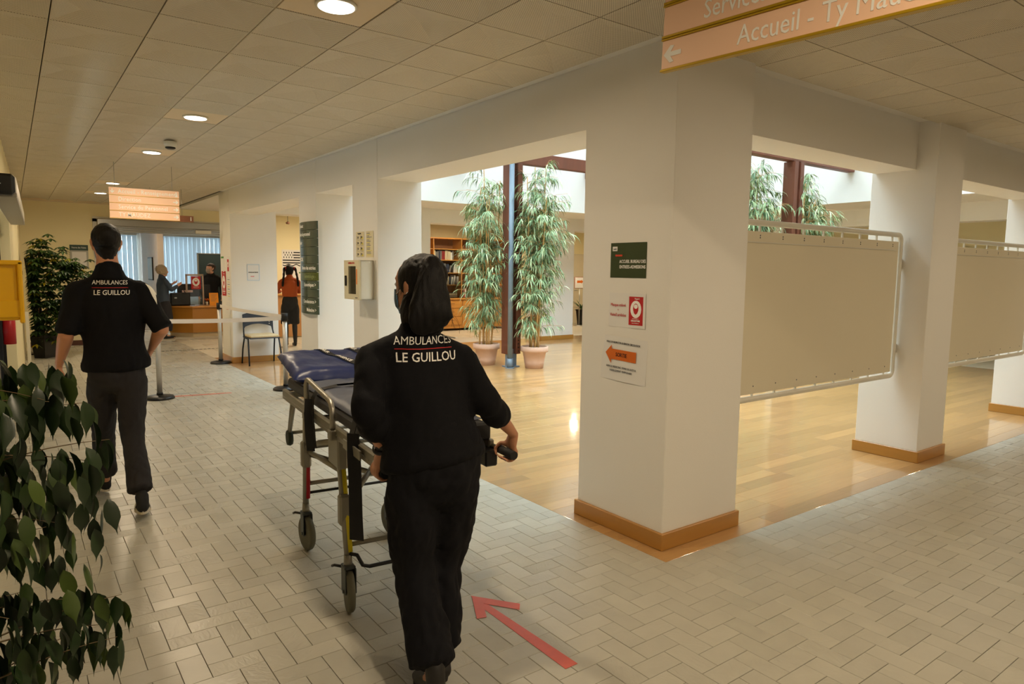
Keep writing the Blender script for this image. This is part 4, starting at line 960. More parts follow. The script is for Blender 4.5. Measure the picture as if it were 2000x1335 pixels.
# crown outline on the side towards the hall: (height, reach in x)
OUT = [(1.42, .02), (1.40, .10), (1.31, .12), (1.23, .155), (1.12, .14), (1.06, .13), (.995, .105), (.93, .16), (.87, .165), (.80, .15), (.73, .115), (.66, .03), (.55, -.05)]
def reach(z):
    for (za, xa), (zb2, xb) in zip(OUT, OUT[1:]):
        if zb2 <= z <= za: return xa+(xb-xa)*(za-z)/(za-zb2)
    return .0 if z > 1.4 else -.06
n_leaf = 0; tw = MB(); ex = MB(); cand = []
for k in range(165):
    ez = fr_.uniform(.60, 1.42); ey = fr_.uniform(1.52, 1.92)
    ex_ = reach(ez) - (fr_.random()**1.6)*.42
    p0 = Vector((-.34+fr_.uniform(-.03, .03), 1.72, max(.45, ez-fr_.uniform(-.05, .25)))); p3 = Vector((ex_, ey, ez)); mid = p0.lerp(p3, .55)+Vector((0, 0, .07))
    pts = [p0*(1-u)**2+2*mid*u*(1-u)+p3*u*u for u in [q/8 for q in range(9)]]
    if k % 3 == 0: tw.tube(pts, [.0034-.0028*q/8 for q in range(9)], 4)
    for q in range(7):
        u = min(1, .40+.60*(q+fr_.random()*.5)/6)
        p = p0*(1-u)**2+2*mid*u*(1-u)+p3*u*u + Vector((fr_.uniform(-.012, .008), fr_.uniform(-.025, .025), fr_.uniform(-.02, .004)))
        p.x = min(p.x, reach(p.z)-.005)
        az = math.atan2(ey-1.72, ex_+.34)+fr_.uniform(-1.4, 1.4); M = Matrix.Rotation(az-PI/2, 4, 'Z') @ Matrix.Rotation(-fr_.uniform(1.0, 1.6), 4, 'X') @ Matrix.Rotation(fr_.uniform(-.9, .9), 4, 'Y')
        cand.append((-(p.x*1.0), p, M, fr_.choice(leaf_ms)))
cand.sort(key=lambda c: c[0])
for k, (_, p, M, me) in enumerate(cand):
    if k < 300:
        o = bpy.data.objects.new('leaf', me); COL.objects.link(o); o.parent = fc; o.matrix_local = Matrix.Translation(p-Vector((-.34, 1.72, 0))) @ M
    else:
        vs = [ex.bm.verts.new(Matrix.Translation(p) @ M @ v.co) for v in me.vertices]
        for p_ in me.polygons: ex.bm.faces.new([vs[q_] for q_ in p_.vertices])
for k in range(420):
    az = fr_.uniform(0, 2*PI); rr = fr_.uniform(.03, .26); p = Vector((-.36+math.cos(az)*rr, 1.70+math.sin(az)*rr*1.1, fr_.uniform(.5, 1.40)))
    me = fr_.choice(leaf_ms); M = Matrix.Translation(p) @ Matrix.Rotation(az-PI/2+fr_.uniform(-.8, .8), 4, 'Z') @ Matrix.Rotation(-fr_.uniform(.6, 1.4), 4, 'X') @ Matrix.Rotation(fr_.uniform(-.9, .9), 4, 'Y')
    vs = [ex.bm.verts.new(M @ v.co) for v in me.vertices]
    for p_ in me.polygons: ex.bm.faces.new([vs[q] for q in p_.vertices])
tw.build('twigs', barkm, fc, kind='stuff')
ex.build('foliage', leafm, fc, kind='stuff')

# ---------------- bamboo plants ----------------
bleaf, nt, b = nodes('bamboo_leaf'); L = nt.links; N = nt.nodes.new
at = N('ShaderNodeAttribute'); at.attribute_name = 'rnd'; cr = N('ShaderNodeValToRGB'); cr.color_ramp.elements[0].color = (*sRGB((74, 106, 66)), 1); cr.color_ramp.elements[1].color = (*sRGB((206, 218, 166)), 1); cr.color_ramp.elements.new(.5).color = (*sRGB((134, 162, 112)), 1)
sp_ = N('ShaderNodeSeparateColor'); L.new(at.outputs['Color'], sp_.inputs[0]); L.new(sp_.outputs[0], cr.inputs[0]); L.new(cr.outputs[0], b.inputs['Base Color']); b.inputs['Roughness'].default_value = .5
def bamboo(x, y, h, label, seed, spread=.36, sprays=150, pot=True, lean=1.0, up=.85):
    R = random.Random(seed)
    t = empty('potted_bamboo', (x, y, 0), label=label, cat='plant', group='tall potted bamboos at the timber posts')
    p_ = MB().lathe([(.15, 0), (.165, .1), (.195, .27), (.225, .275), (.23, .30), (.232, .36), (.205, .365), (.2, .33)], (x, y, 0), 32).build('pot', terra, t)
    MB().lathe([(.2, .325), (.06, .35)], (x, y, 0), 20).build('gravel', soil, t)
    canes = []
    for k in range(8):
        a0 = R.uniform(0, 6.28); r0 = R.uniform(.03, .13); a1 = a0+R.uniform(-.5, .5); r1 = r0+R.uniform(.03, spread*.6)*lean
        hh = h*R.uniform(.62, 1.0) if k else h
        p0 = Vector((x+r0*math.cos(a0), y+r0*math.sin(a0), .33)); p1 = Vector((x+r1*math.cos(a1), y+r1*math.sin(a1), hh))
        n = 9; pts = []; rs = []
        for q in range(n*3+1):
            u = q/(n*3); pts.append(p0.lerp(p1, u)+Vector((.02*math.sin(u*3+k), .02*math.cos(u*3+k), 0))); rs.append((.016-.009*u)*(1.18 if q % 3 == 0 else 1))
        MB().tube(pts, rs, 7).build('cane', cane, t); canes.append(pts)
    V = []; Fc = []; per = []
    tw_ = MB()
    for k in range(sprays):
        pts = R.choice(canes); i = min(len(pts)-1, 4+int((len(pts)-4)*R.random()**up)); p = pts[i]; z = p.z
        az = R.uniform(0, 2*PI); ln = R.uniform(.08, .42)*(1.15-.35*abs(z/h-.5))
        e = p+Vector((math.cos(az)*ln, math.sin(az)*ln, R.uniform(-.06, .14)))
        tw_.tube([p, p.lerp(e, .5)+Vector((0, 0, .03)), e], .0025, 3)
        for q in range(R.randrange(9, 15)):
            b0 = p.lerp(e, R.uniform(.35, 1.0)); la = az+R.uniform(-1.2, 1.2); L_ = R.uniform(.10, .19); wd = R.uniform(.012, .02)
            d = Vector((math.cos(la), math.sin(la), R.uniform(-.4, .4))); side = Vector((-math.sin(la), math.cos(la), R.uniform(-.4, .4)))*wd/2
            c = R.random(); k0 = len(V)
            m1 = b0+d*L_*.4+Vector((0, 0, -.02)); m2 = b0+d*L_*.75+Vector((0, 0, -.065*L_/.15)); e2 = b0+d*L_*.95+Vector((0, 0, -.13*L_/.15))
            V += [b0, m1-side, m1+side, m2-side*.8, m2+side*.8, e2]
            Fc += [(k0, k0+1, k0+2), (k0+1, k0+3, k0+4, k0+2), (k0+3, k0+5, k0+4)]; per += [(c, 0, 0)]*3
    me = bpy.data.meshes.new('foliage'); me.from_pydata([tuple(v) for v in V], [], Fc); add_rnd(me, per); me.update()
    link('foliage', me, bleaf, t, kind='stuff'); tw_.build('twigs', cane, t, kind='stuff')
    return t
bamboo(6.53, 9.62, 3.35, 'tall bamboo in a terracotta pot left of the timber post, partly behind the woman', 3, .32, 330)
bamboo(6.98, 8.86, 3.32, 'tall bamboo in a terracotta pot right of the timber post and blue pipe', 8, .44, 430)
bamboo(9.50, 6.55, 3.22, 'tall bamboo left of the second timber post, seen over the cream board', 21, .42, 520, up=.5)
bamboo(10.42, 6.30, 3.1, 'tall bamboo right of the second timber post, seen over the cream board', 33, .34, 300, up=.5)

# ---------------- schefflera by the far left wall ----------------
schm, nt, b = nodes('schefflera_leaf'); L = nt.links; N = nt.nodes.new
at = N('ShaderNodeAttribute'); at.attribute_name = 'rnd'; cr = N('ShaderNodeValToRGB'); cr.color_ramp.elements[0].color = (*sRGB((22, 44, 20)), 1); cr.color_ramp.elements[1].color = (*sRGB((80, 104, 34)), 1); cr.color_ramp.elements.new(.93).color = (*sRGB((62, 88, 34)), 1); cr.color_ramp.elements[2].color = (*sRGB((190, 170, 30)), 1)
sp_ = N('ShaderNodeSeparateColor'); L.new(at.outputs['Color'], sp_.inputs[0]); L.new(sp_.outputs[0], cr.inputs[0]); L.new(cr.outputs[0], b.inputs['Base Color']); b.inputs['Roughness'].default_value = .35
t = empty('potted_schefflera', (.42, 14.35, 0), label='bushy dark green umbrella plant in a black pot by the far yellow wall', cat='plant')
MB().lathe([(.15, 0), (.2, .36), (.215, .37), (.215, .41), (.19, .41), (.185, .38)], (.42, 14.35, 0), 4, smooth=False).build('pot', black, t)
MB().lathe([(.17, .37), (.05, .38)], (.42, 14.35, 0), 12).build('soil', soil, t)
R = random.Random(4); V = []; Fc = []; per = []; tw_ = MB()
tops = [(.42, 14.35, 1.85), (.75, 14.3, 1.62), (.25, 14.4, 1.55), (.55, 14.2, 1.4), (.95, 14.35, 1.5), (.3, 14.3, 1.2), (.6, 14.4, 1.05), (.4, 14.3, .7), (.62, 14.3, .62)]
for (tx_, ty_, tz_) in tops:
    p0 = Vector((.42+R.uniform(-.06, .06), 14.35, .38)); p1 = Vector((tx_, ty_, tz_)); mid = p0.lerp(p1, .5)+Vector((R.uniform(-.06, .06), 0, .05))
    pts = [p0*(1-u)**2+2*mid*u*(1-u)+p1*u*u for u in [q/6 for q in range(7)]]; tw_.tube(pts, .009, 5)
    for k in range(62):
        c = p1+Vector((R.gauss(0, .14), R.gauss(0, .13), R.gauss(-.05, .16))); c.x = max(c.x, .31)
        col_ = R.random()
        for q in range(8):
            an = q*PI/4+R.uniform(-.2, .2); L_ = R.uniform(.08, .13); d = Vector((math.cos(an), math.sin(an)*.8, -.45)); sd = Vector((-math.sin(an), math.cos(an), 0))*.022
            k0 = len(V); V += [c, c+d*L_*.5-sd, c+d*L_*.5+sd, c+d*L_+Vector((0, 0, -.02))]; Fc += [(k0, k0+1, k0+3, k0+2)]; per += [(min(col_+R.uniform(-.1, .1), 1), 0, 0)]
me = bpy.data.meshes.new('foliage'); me.from_pydata([tuple(v) for v in V], [], Fc); add_rnd(me, per); me.update(); link('foliage', me, schm, t, kind='stuff'); tw_.build('stem', barkm, t)

# ---------------- reception ----------------
desk = mat('reception_desk_wood', (176, 118, 34), .4, var=.1, vscale=3, coat=.2); deskd = mat('desk_plinth', (196, 176, 140), .6)
t = empty('reception_desk', (3.6, 16.95, 0), label='angled honey-coloured wooden reception desk under the shutter', cat='desk')
MB().prism([(2.90, 17.25), (3.34, 16.95), (3.36, 16.98), (2.93, 17.28)], .58, Matrix.Translation((0, 0, .1))).build('side_panel', desk, t)
MB().prism([(3.34, 16.95), (4.9, 17.0), (4.9, 17.03), (3.36, 16.98)], .58, Matrix.Translation((0, 0, .1))).build('front_panel', desk, t)
MB().prism([(2.93, 17.27), (3.35, 16.99), (4.88, 17.03), (4.88, 17.5), (2.95, 17.5)], .1).build('plinth', deskd, t)
MB().prism([(2.86, 17.25), (3.33, 16.9), (4.95, 16.95), (4.95, 17.6), (2.88, 17.6)], .03, Matrix.Translation((0, 0, .68))).build('desk_top', beech, t)
DZ = .711
t = empty('handbag', (3.10, 17.3, DZ), label='black handbag standing on the left end of the reception desk', cat='bag')
MB().box(2.93, 3.36, 17.22, 17.36, DZ, DZ+.30, .03, seg=2).build('bag_body', black, t)
MB().tube([(3.03, 17.28, DZ+.29), (3.06, 17.28, DZ+.40), (3.22, 17.28, DZ+.40), (3.26, 17.28, DZ+.29)], .008, 6).build('bag_handle', black, t)
MB().box(3.02, 3.07, 17.212, 17.221, DZ+.17, DZ+.20).build('clasp', steel, t)
t = empty('computer_monitor', (3.35, 17.5, DZ), label='black computer monitor seen from behind, left one on the reception desk', cat='monitor', group='monitors on the reception desk')
MB().box(3.13, 3.62, 17.47, 17.50, DZ+.2, DZ+.50, .006).build('screen', black, t); MB().box(3.33, 3.4, 17.48, 17.51, DZ, DZ+.22).box(3.24, 3.49, 17.42, 17.57, DZ, DZ+.012).build('stand', black, t)
t = empty('computer_monitor', (3.72, 17.5, DZ), label='black computer monitor, right one on the reception desk, before the dark screen', cat='monitor', group='monitors on the reception desk')
MB().box(3.66, 3.86, 17.52, 17.55, DZ+.2, DZ+.48, .006).build('screen', black, t); MB().box(3.73, 3.77, 17.53, 17.56, DZ, DZ+.22).box(3.68, 3.82, 17.48, 17.59, DZ, DZ+.012).build('stand', black, t)
tag(MB().box(3.22, 3.45, 17.40, 17.43, DZ+.302, DZ+.355, M=None).build('paper_stack', mat('pink_paper', (226, 186, 176), .7)), 'pale pink paper lying on top of the black handbag', 'paper')
t = empty('reception_screen', (3.62, 17.3, DZ), label='clear protective screen with a red mask poster on the reception desk', cat='screen')
fm = mat('beige_frame', (186, 164, 144), .5)
MB().box(3.30, 3.335, 17.38, 17.41, DZ, 1.42).box(3.66, 3.69, 17.38, 17.41, DZ, 1.42).box(3.30, 3.69, 17.38, 17.41, 1.40, 1.44).build('screen_frame', fm, t)
MB().box(3.335, 3.66, 17.393, 17.397, DZ, 1.40).build('pane', glassm, t)
mask_panel(FY(3.52, 17.38, 1.24), .21, .30, t, True)
for (x, w, c, lb, y) in ((3.82, .2, (236, 150, 30), 'orange printed card standing on the reception desk', 17.0), (4.18, .2, (232, 220, 120), 'yellow printed card standing on the reception desk, right of the orange one', 17.05)):
    t = empty('desk_card', (x, y, DZ), label=lb, cat='card')
    M = frame((x, y, DZ+.15), (1, 0, 0), (0, .12, 1))
    s_ = MB().box(-w/2, w/2, -.15, .15, -.001, .001, M=M).build('card', mat(lb.split()[0]+'_card', c, .7), t)
    MB().box(-w/2, w/2, -.15, -.146, -.06, 0, M=M).build('foot', MATS[lb.split()[0]+'_card'], t)
    for k in range(6): MB().box(-.07, .07-.02*(k % 3), -.003, .003, .001, .0016, M=M @ Matrix.Translation((0, .11-.03*k, 0))).build('text_line', greyp, s_)
t = empty('flower_vase', (3.74, 17.35, DZ), label='small orange flowers in a white cup on the reception desk', cat='vase')
MB().lathe([(.025, 0), (.03, .08), (.027, .08)], (3.74, 17.35, DZ), 14).build('cup', whitem, t)
for k in range(6): MB().lathe([(.004, -.02), (.016, 0), (.006, .012)], (3.74+.035*math.cos(k*1.1), 17.35+.03*math.sin(k*1.1), DZ+.13+.015*(k % 2)), 8).cyl((3.74, 17.35, DZ+.07), (3.74+.033*math.cos(k*1.1), 17.35+.028*math.sin(k*1.1), DZ+.12), .0015, n=4).build('flower', orange, t)
t = empty('partition_board', (4.4, 19.5, 0), label='tall dark green-grey partition board with a pale edge behind the masked man', cat='partition')
MB().box(4.02, 5.0, 19.49, 19.53, .25, 1.955, .003).build('panel', mat('slate_green_felt', (48, 62, 62), .85), t)
MB().box(4.0, 4.03, 19.48, 19.54, .2, 1.975).box(4.0, 5.02, 19.48, 19.54, 1.95, 1.975).box(4.99, 5.02, 19.48, 19.54, .2, 1.975).build('edge_frame', alu, t)
for x in (4.05, 4.95): MB().box(x-.02, x+.02, 19.25, 19.77, 0, .03).box(x-.015, x+.015, 19.495, 19.525, 0, .26).build('foot', alu, t)
t = empty('framed_picture', (3.0, 20.2, 1.3), label='thin framed picture on the left side of the reception partition', cat='picture')
MB().box(2.99, 3.02, 19.9, 20.6, 1.25, 1.85, .002).build('frame', black, t); MB().box(2.986, 2.99, 19.93, 20.57, 1.28, 1.82).build('print', mat('pale_blue_print', (196, 212, 218), .6), t)

# ---------------- back corridor: bookcase, counter, poster ----------------
glass_dark = glassm
YB = 15.75
bc = empty('bookcase', (10.0, 15.95, 0), label='long beech bookcase with glass doors above drawers in the back corridor', cat='bookcase')
z0, z1, zl = .86, 2.43, .86
bx0, bx1 = 8.62, 11.3
MB().box(bx0, bx1, 16.2, 16.22, 0, z1).build('back_panel', mat('bookcase_back', (150, 100, 60), .6), bc)
MB().box(bx0-.02, bx1+.02, YB-.02, 16.22, z1, z1+.03).build('top_board', beech, bc)
MB().box(bx0-.02, bx1+.02, YB-.25, 16.22, .83, .86).build('worktop', beech, bc)
ups = [bx0, 9.0, 9.86, 10.36, 10.83, bx1]
for x in ups: MB().box(x-.012, x+.012, YB, 16.2, z0, z1).build('upright', beech, bc)
sh_z = [.865, 1.21, 1.53, 1.87, 2.16]
for i in range(len(ups)-1):
    for z in sh_z[1:]: MB().box(ups[i]+.012, ups[i+1]-.012, YB+.02, 16.2, z-.012, z+.008).build('shelf', beech, bc)
gd = MB()
for (xa, xb) in ((9.012, 9.43), (9.436, 9.848)):
    d_ = MB().box(xa, xb, YB-.012, YB-.006, z0+.01, z1-.01).build('glass_door', glassm, bc)
    MB().cyl((xb-.03 if xa < 9.2 else xa+.03, YB-.02, 1.6), (xb-.03 if xa < 9.2 else xa+.03, YB-.012, 1.6), .012, n=8).build('knob', steel, d_)
for i, (xa, xb) in enumerate(((8.62, 9.14), (9.14, 9.75), (9.75, 10.3), (10.3, 10.8), (10.8, 11.3))):
    u_ = MB().box(xa+.002, xb-.002, YB-.21, 16.19, .06, .83).build('cabinet_body', beech, bc)
    if i in (1, 3):
        for k in range(3):
            za = .6-.22*k; dw = MB().box(xa+.01, xb-.01, YB-.23, YB-.21, za, za+.205, .004).build('drawer', beech, bc)
            MB().tube([((xa+xb)/2-.05, YB-.232, za+.12), ((xa+xb)/2-.04, YB-.25, za+.12), ((xa+xb)/2+.04, YB-.25, za+.12), ((xa+xb)/2+.05, YB-.232, za+.12)], .005, 5).build('handle', darkbase, dw)
    else:
        dw = MB().box(xa+.01, xb-.01, YB-.23, YB-.21, .09, .81, .004).build('door', beech, bc)
        MB().cyl((xb-.05, YB-.25, .6), (xb-.05, YB-.23, .6), .01, n=8).build('knob', darkbase, dw)
R = random.Random(12)
pal = {'red': (150, 34, 36), 'dark blue': (44, 54, 80), 'grey': (120, 116, 116), 'cream': (214, 202, 172), 'white': (222, 222, 222), 'pale blue': (140, 166, 190), 'ochre': (190, 150, 80), 'black': (40, 36, 38)}
bookmats = {k: mat('book_'+k.replace(' ', '_'), v, .6) for k, v in pal.items()}
ORD = 'first second third fourth fifth sixth seventh eighth ninth tenth eleventh twelfth thirteenth fourteenth'.split()
def book(x, w, h, z, col_, lean, shelf_name, nth, yb=15.86):
    M = Matrix.Translation((x, yb, z)) @ Matrix.Rotation(lean, 4, 'Y')
    d = .19
    t_ = MB().box(0, w, -.02, d, 0, h, .002, M=M).build('book', bookmats[col_])
    tag(t_, '%s-spined book, %s from the left %s' % (col_, ORD[nth], shelf_name), 'book', 'books %s' % shelf_name)
for zi, (zz, nm, seq) in enumerate(((1.878, 'on the top book row behind the glass doors', 'cream,grey,grey,dark blue,grey,red,red,cream,cream,cream,cream,white,grey'), (1.538, 'on the middle book row behind the glass doors', 'ochre,white,cream,pale blue,pale blue,grey,dark blue,dark blue,grey,black,white,white,cream,white'), (1.218, 'on the lower book row behind the glass doors', 'white,grey,cream,black,grey,white,cream,dark blue,white,white,grey,white'))):
    x = 9.06+.04*zi
    for k, c in enumerate(seq.split(',')):
        w = R.uniform(.035, .052); h = R.uniform(.2, .26); ln = R.uniform(.1, .22) if (k % 5 > 2 and zi) else 0
        book(x, w, h, zz, c, ln, nm, k); x += w+.006+(.02 if ln else 0)
for (x, n_) in ((9.2, 4), (9.5, 6)):
    for k in range(n_):
        tag(MB().box(x+R.uniform(-.01, .01), x+.26, 15.8, 16.05, .872+.022*k, .892+.022*k, .001).build('magazine', bookmats[R.choice(['white', 'grey', 'cream', 'pale blue'])]), 'magazine, %s from the bottom of the %s pile in the glass-doored bookcase' % (ORD[k], 'left' if x < 9.3 else 'right'), 'magazine', 'magazines in the %s pile' % ('left' if x < 9.3 else 'right'))
for bi_, (x, z, c) in enumerate(((9.92, .872, 'black'), (9.98, .872, 'red'), (10.03, .872, 'white'), (9.92, 1.88, 'black'))):
    book(x, .04, .24, z, c, 0, 'on the open shelves beside the glass doors', bi_)
t = empty('file_tray', (10.1, 15.95, 1.541), label='dark tray on the open bookcase shelf', cat='tray')
MB().box(9.93, 10.2, 15.82, 16.05, 1.541, 1.57, .004).build('tray', MATS['book_black'], t)
# counter with the pigtailed woman, poster
t = empty('counter', (5.6, 15.9, 0), label='light brown wooden counter under the black and white flag poster', cat='counter')
MB().box(4.85, 6.6, 15.75, 16.25, .03, .98, .004).build('body', mat('counter_wood', (190, 138, 84), .5, var=.06), t)
MB().box(4.82, 6.63, 15.71, 16.27, .98, 1.01, .004).build('top_board', beech, t)
MB().box(4.87, 6.58, 15.77, 16.25, 0, .03).build('plinth', deskd, t)
M = FY(5.5, 16.3, 1.62)
t = empty('poster', (5.5, 16.29, 1.15), label='tall white poster with a black and white striped flag, above the counter', cat='poster')
s_ = MB().box(-.3, .3, -.42, .42, 0, .003, M=M).build('sheet', paper, t)
for k in range(5): MB().box(-.28 if k > 2 else -.02, .28, -.014, .014, .003, .0036, M=M @ Matrix.Translation((0, .36-.062*k, 0))).build('stripe', blackp, s_)
for i in range(4):
    for j in range(3): MB().prism([(-.012, -.022), (0, -.01), (.012, -.022), (.008, .02), (0, .026), (-.008, .02)], .0006, M @ Matrix.Translation((-.25+.062*i+(.03 if j % 2 else 0), .35-.055*j, .003))).build('emblem', blackp, s_)
pts = [(-.28+.56*k/16, .06-.02*math.sin(k*1.2)) for k in range(17)]
MB().prism([(p[0], p[1]+.012) for p in pts]+[(p[0], p[1]-.012) for p in pts[::-1]], .0006, M @ Matrix.Translation((0, 0, .003))).build('wave_stripe', blackp, s_)
for k in range(3): MB().lathe([(.02, 0), (.02, .0006)], n=10, M=M @ Matrix.Translation((.12+.05*k, -.12-.05*(k % 2), .003))).build('print', [mat('mid_green_print', (90, 150, 80)), redp, redp][k], s_)
tag(MB().box(-.3, .3, -.012, .012, 0, .004, M=FY(5.5, 16.3, 1.14)).build('poster_rail', MATS['mid_green_print']), 'thin green strip on the wall under the flag poster', 'strip')
t = empty('wall_lamp', (5.0, 15.2, 2.6), label='small hanging ornament under the ceiling above the pigtailed woman', cat='ornament')
MB().cyl((5.0, 15.2, 2.62), (5.0, 15.2, H), .004, n=6).build('cord', black, t); MB().lathe([(.01, .03), (.05, 0), (.03, -.03)], (5.0, 15.2, 2.6), 14).build('bell', mat('brownish_metal', (120, 80, 60), .5), t)
# right end of the back corridor
t = empty('drawer_cabinet', (13.45, 16.0, 0), label='beech drawer cabinet beside the far potted plant', cat='cabinet')
MB().box(12.95, 13.66, 15.75, 16.25, .05, .86, .004).build('body', beech, t)
for k in range(3):
    d_ = MB().box(12.97, 13.64, 15.73, 15.75, .6-.24*k, .82-.24*k, .004).build('drawer', beech, t); MB().box(13.2, 13.4, 15.71, 15.73, .71-.24*k, .72-.24*k).build('handle', darkbase, d_)
MB().box(12.93, 13.68, 15.72, 16.26, .86, .885).build('top_board', beech, t)
t = empty('open_bookcase', (13.3, 16.1, 0), label='narrow dark wooden shelves rising behind the drawer cabinet', cat='bookcase')
for x in (12.95, 13.5): MB().box(x-.012, x+.012, 15.95, 16.28, .886, 2.45).build('side_panel', beech, t)
for z in (1.2, 1.55, 1.9, 2.2, 2.44): MB().box(12.96, 13.49, 15.96, 16.27, z-.012, z+.012).build('shelf', beech, t)
MB().box(12.96, 13.49, 16.27, 16.29, .886, 2.45).build('back_panel', mat('bookcase_back', (150, 100, 60)), t)
t = empty('potted_plant', (14.0, 15.5, 0), label='small spiky-leaved plant in a black tapered pot in the far corridor', cat='plant')
MB().lathe([(.11, 0), (.12, .1), (.16, .42), (.175, .43), (.17, .46), (.15, .46)], (14.0, 15.5, 0), 20).build('pot', black, t)
lm = leaf_mesh('leaf', .6, .07, .32, n=8, fold=.2, tip=.5); lm.materials.append(mat('dracaena_leaf', (48, 84, 46), .4))
for k in range(14):
    o = bpy.data.objects.new('leaf', lm); COL.objects.link(o); o.parent = t
    o.matrix_local = Matrix.Translation((0, 0, .44)) @ Matrix.Rotation(k*2.4, 4, 'Z') @ Matrix.Rotation(.35+.9*(k/14)**.6, 4, 'X') @ Matrix.Scale(.62+.25*(k % 3)/2, 4)
t = empty('sign_stand', (13.75, 15.2, 0), label='chrome pole stand with a framed orange arrow sign in the far corridor', cat='sign stand')
MB().lathe([(.17, 0), (.17, .012), (.03, .03)], (13.65, 15.2, 0), 24).build('base', steel, t); MB().cyl((13.65, 15.2, .02), (13.65, 15.2, 1.12), .014, n=10).build('pole', steel, t)
s_ = MB().box(13.44, 13.86, 15.19, 15.205, 1.11, 1.45, .003).build('sign_board', mat('red_brown_frame', (150, 80, 70)), t)
p_ = MB().box(13.455, 13.845, 15.185, 15.19, 1.125, 1.435).build('sheet', paper, s_) if False else MB().box(13.455, 13.845, 15.185, 15.19, 1.125, 1.435).build('sheet', paper, t)
MB().prism([(.12, 0), (.05, .06), (.05, .035), (-.12, .035), (-.12, -.035), (.05, -.035), (.05, -.06)], .001, FY(13.65, 15.184, 1.31)).build('arrow', orange, p_)
for (x0, x1, lb, i_) in ((14.3, 15.1, 'pale closed door at the far end of the back corridor', 2),):
    d_ = tag(MB().box(x0, x1, 16.26, 16.29, 0, 2.1, .003).build('door_2', mat('pale_door', (222, 212, 186), .5)), lb, kind='structure')
    MB().box(x0-.06, x0, 16.25, 16.3, 0, 2.16).box(x1, x1+.06, 16.25, 16.3, 0, 2.16).box(x0-.06, x1+.06, 16.25, 16.3, 2.1, 2.16).build('door_frame', MATS['pale_door'], d_)
    MB().tube([(x0+.08, 16.25, 1.02), (x0+.2, 16.24, 1.02)], .01, 6).build('door_handle', steel, d_)
d_ = tag(MB().box(15.56, 15.6, 4.9, 5.7, 0, 2.1, .003).build('door_3', mat('pale_door', (222, 212, 186), .5)), 'pale door in the right end wall', kind='structure')
MB().box(15.55, 15.6, 4.82, 4.9, 0, 2.18).box(15.55, 15.6, 5.7, 5.78, 0, 2.18).box(15.55, 15.6, 4.82, 5.78, 2.1, 2.18).build('door_frame', MATS['yellow_wall_paint'], d_)
# ---------------- people ----------------
def catmull(P, sub):
    out = []; n = len(P)
    for i in range(n-1):
        p0 = P[max(i-1, 0)]; p1 = P[i]; p2 = P[i+1]; p3 = P[min(i+2, n-1)]
        for k in range(sub):
            t = k/sub
            out.append([.5*((2*b_)+(-a_+c)*t+(2*a_-5*b_+4*c-d)*t*t+(-a_+3*b_-3*c+d)*t**3) for a_, b_, c, d in zip(p0, p1, p2, p3)])
    out.append(list(P[-1])); return out
def chain(bm, pts, side=(1, 0, 0), sub=4, n=16, cap=True, vertical=False, capk=1.0):
    """pts: (x,y,z,a,b) elliptical rings; a along side, b across"""
    P = catmull([list(p) for p in pts], sub) if sub > 1 else [list(p) for p in pts]
    if cap:   # rounded ends
        def capring(p, q, s):
            c = Vector(p[:3]); t_ = (c-Vector(q[:3])).normalized(); r = min(p[3], p[4])*s*(.3 if vertical else capk)
            return [list(c+t_*r*.55)+[p[3]*.83, p[4]*.83], list(c+t_*r*.9)+[p[3]*.5, p[4]*.5], list(c+t_*r)+[p[3]*.12, p[4]*.12]]
        P = capring(P[0], P[1], 1)[::-1]+P+capring(P[-1], P[-2], 1)
    side = Vector(side); rings = []
    for i, p in enumerate(P):
        c = Vector(p[:3]); t_ = (Vector(P[min(i+1, len(P)-1)][:3])-Vector(P[max(i-1, 0)][:3]))
        t_ = t_.normalized() if t_.length > 1e-7 else Vector((0, 0, 1))
        if vertical: t_ = Vector((0, 0, 1 if t_.z >= 0 else -1))
        s = side-t_*side.dot(t_); s = s.normalized() if s.length > 1e-4 else t_.orthogonal().normalized(); f = t_.cross(s)
        a_ = max(p[3], .002); b_ = max(p[4], .002)
        rings.append([bm.verts.new(c+s*a_*math.cos(2*PI*k/n)+f*b_*math.sin(2*PI*k/n)) for k in range(n)])
    for A, B in zip(rings, rings[1:]):
        for k in range(n): bm.faces.new((A[k], A[(k+1) % n], B[(k+1) % n], B[k]))
    bm.faces.new(rings[0][::-1]); bm.faces.new(rings[-1])
def union(name, bm, voxel, mt, parent, smooth=3, disp=None, label=None):
    bmesh.ops.recalc_face_normals(bm, faces=bm.faces[:])
    me = bpy.data.meshes.new('tmp'); bm.to_mesh(me); bm.free()
    o = bpy.data.objects.new('tmp', me); COL.objects.link(o)
    m_ = o.modifiers.new('r', 'REMESH'); m_.mode = 'VOXEL'; m_.voxel_size = voxel
    s_ = o.modifiers.new('s', 'SMOOTH'); s_.iterations = smooth; s_.factor = .5
    bpy.context.view_layer.update()
    me2 = bpy.data.meshes.new_from_object(o.evaluated_get(bpy.context.evaluated_depsgraph_get()))
    bpy.data.objects.remove(o); bpy.data.meshes.remove(me)
    if disp:
        nv = [v.normal.copy() for v in me2.vertices]
        for v, nn in zip(me2.vertices, nv): v.co += nn*disp(v.co)
    me2.materials.clear(); me2.name = name
    return link(name, me2, mt, parent, label, smooth=True)
def V3(*a): return Vector(a)
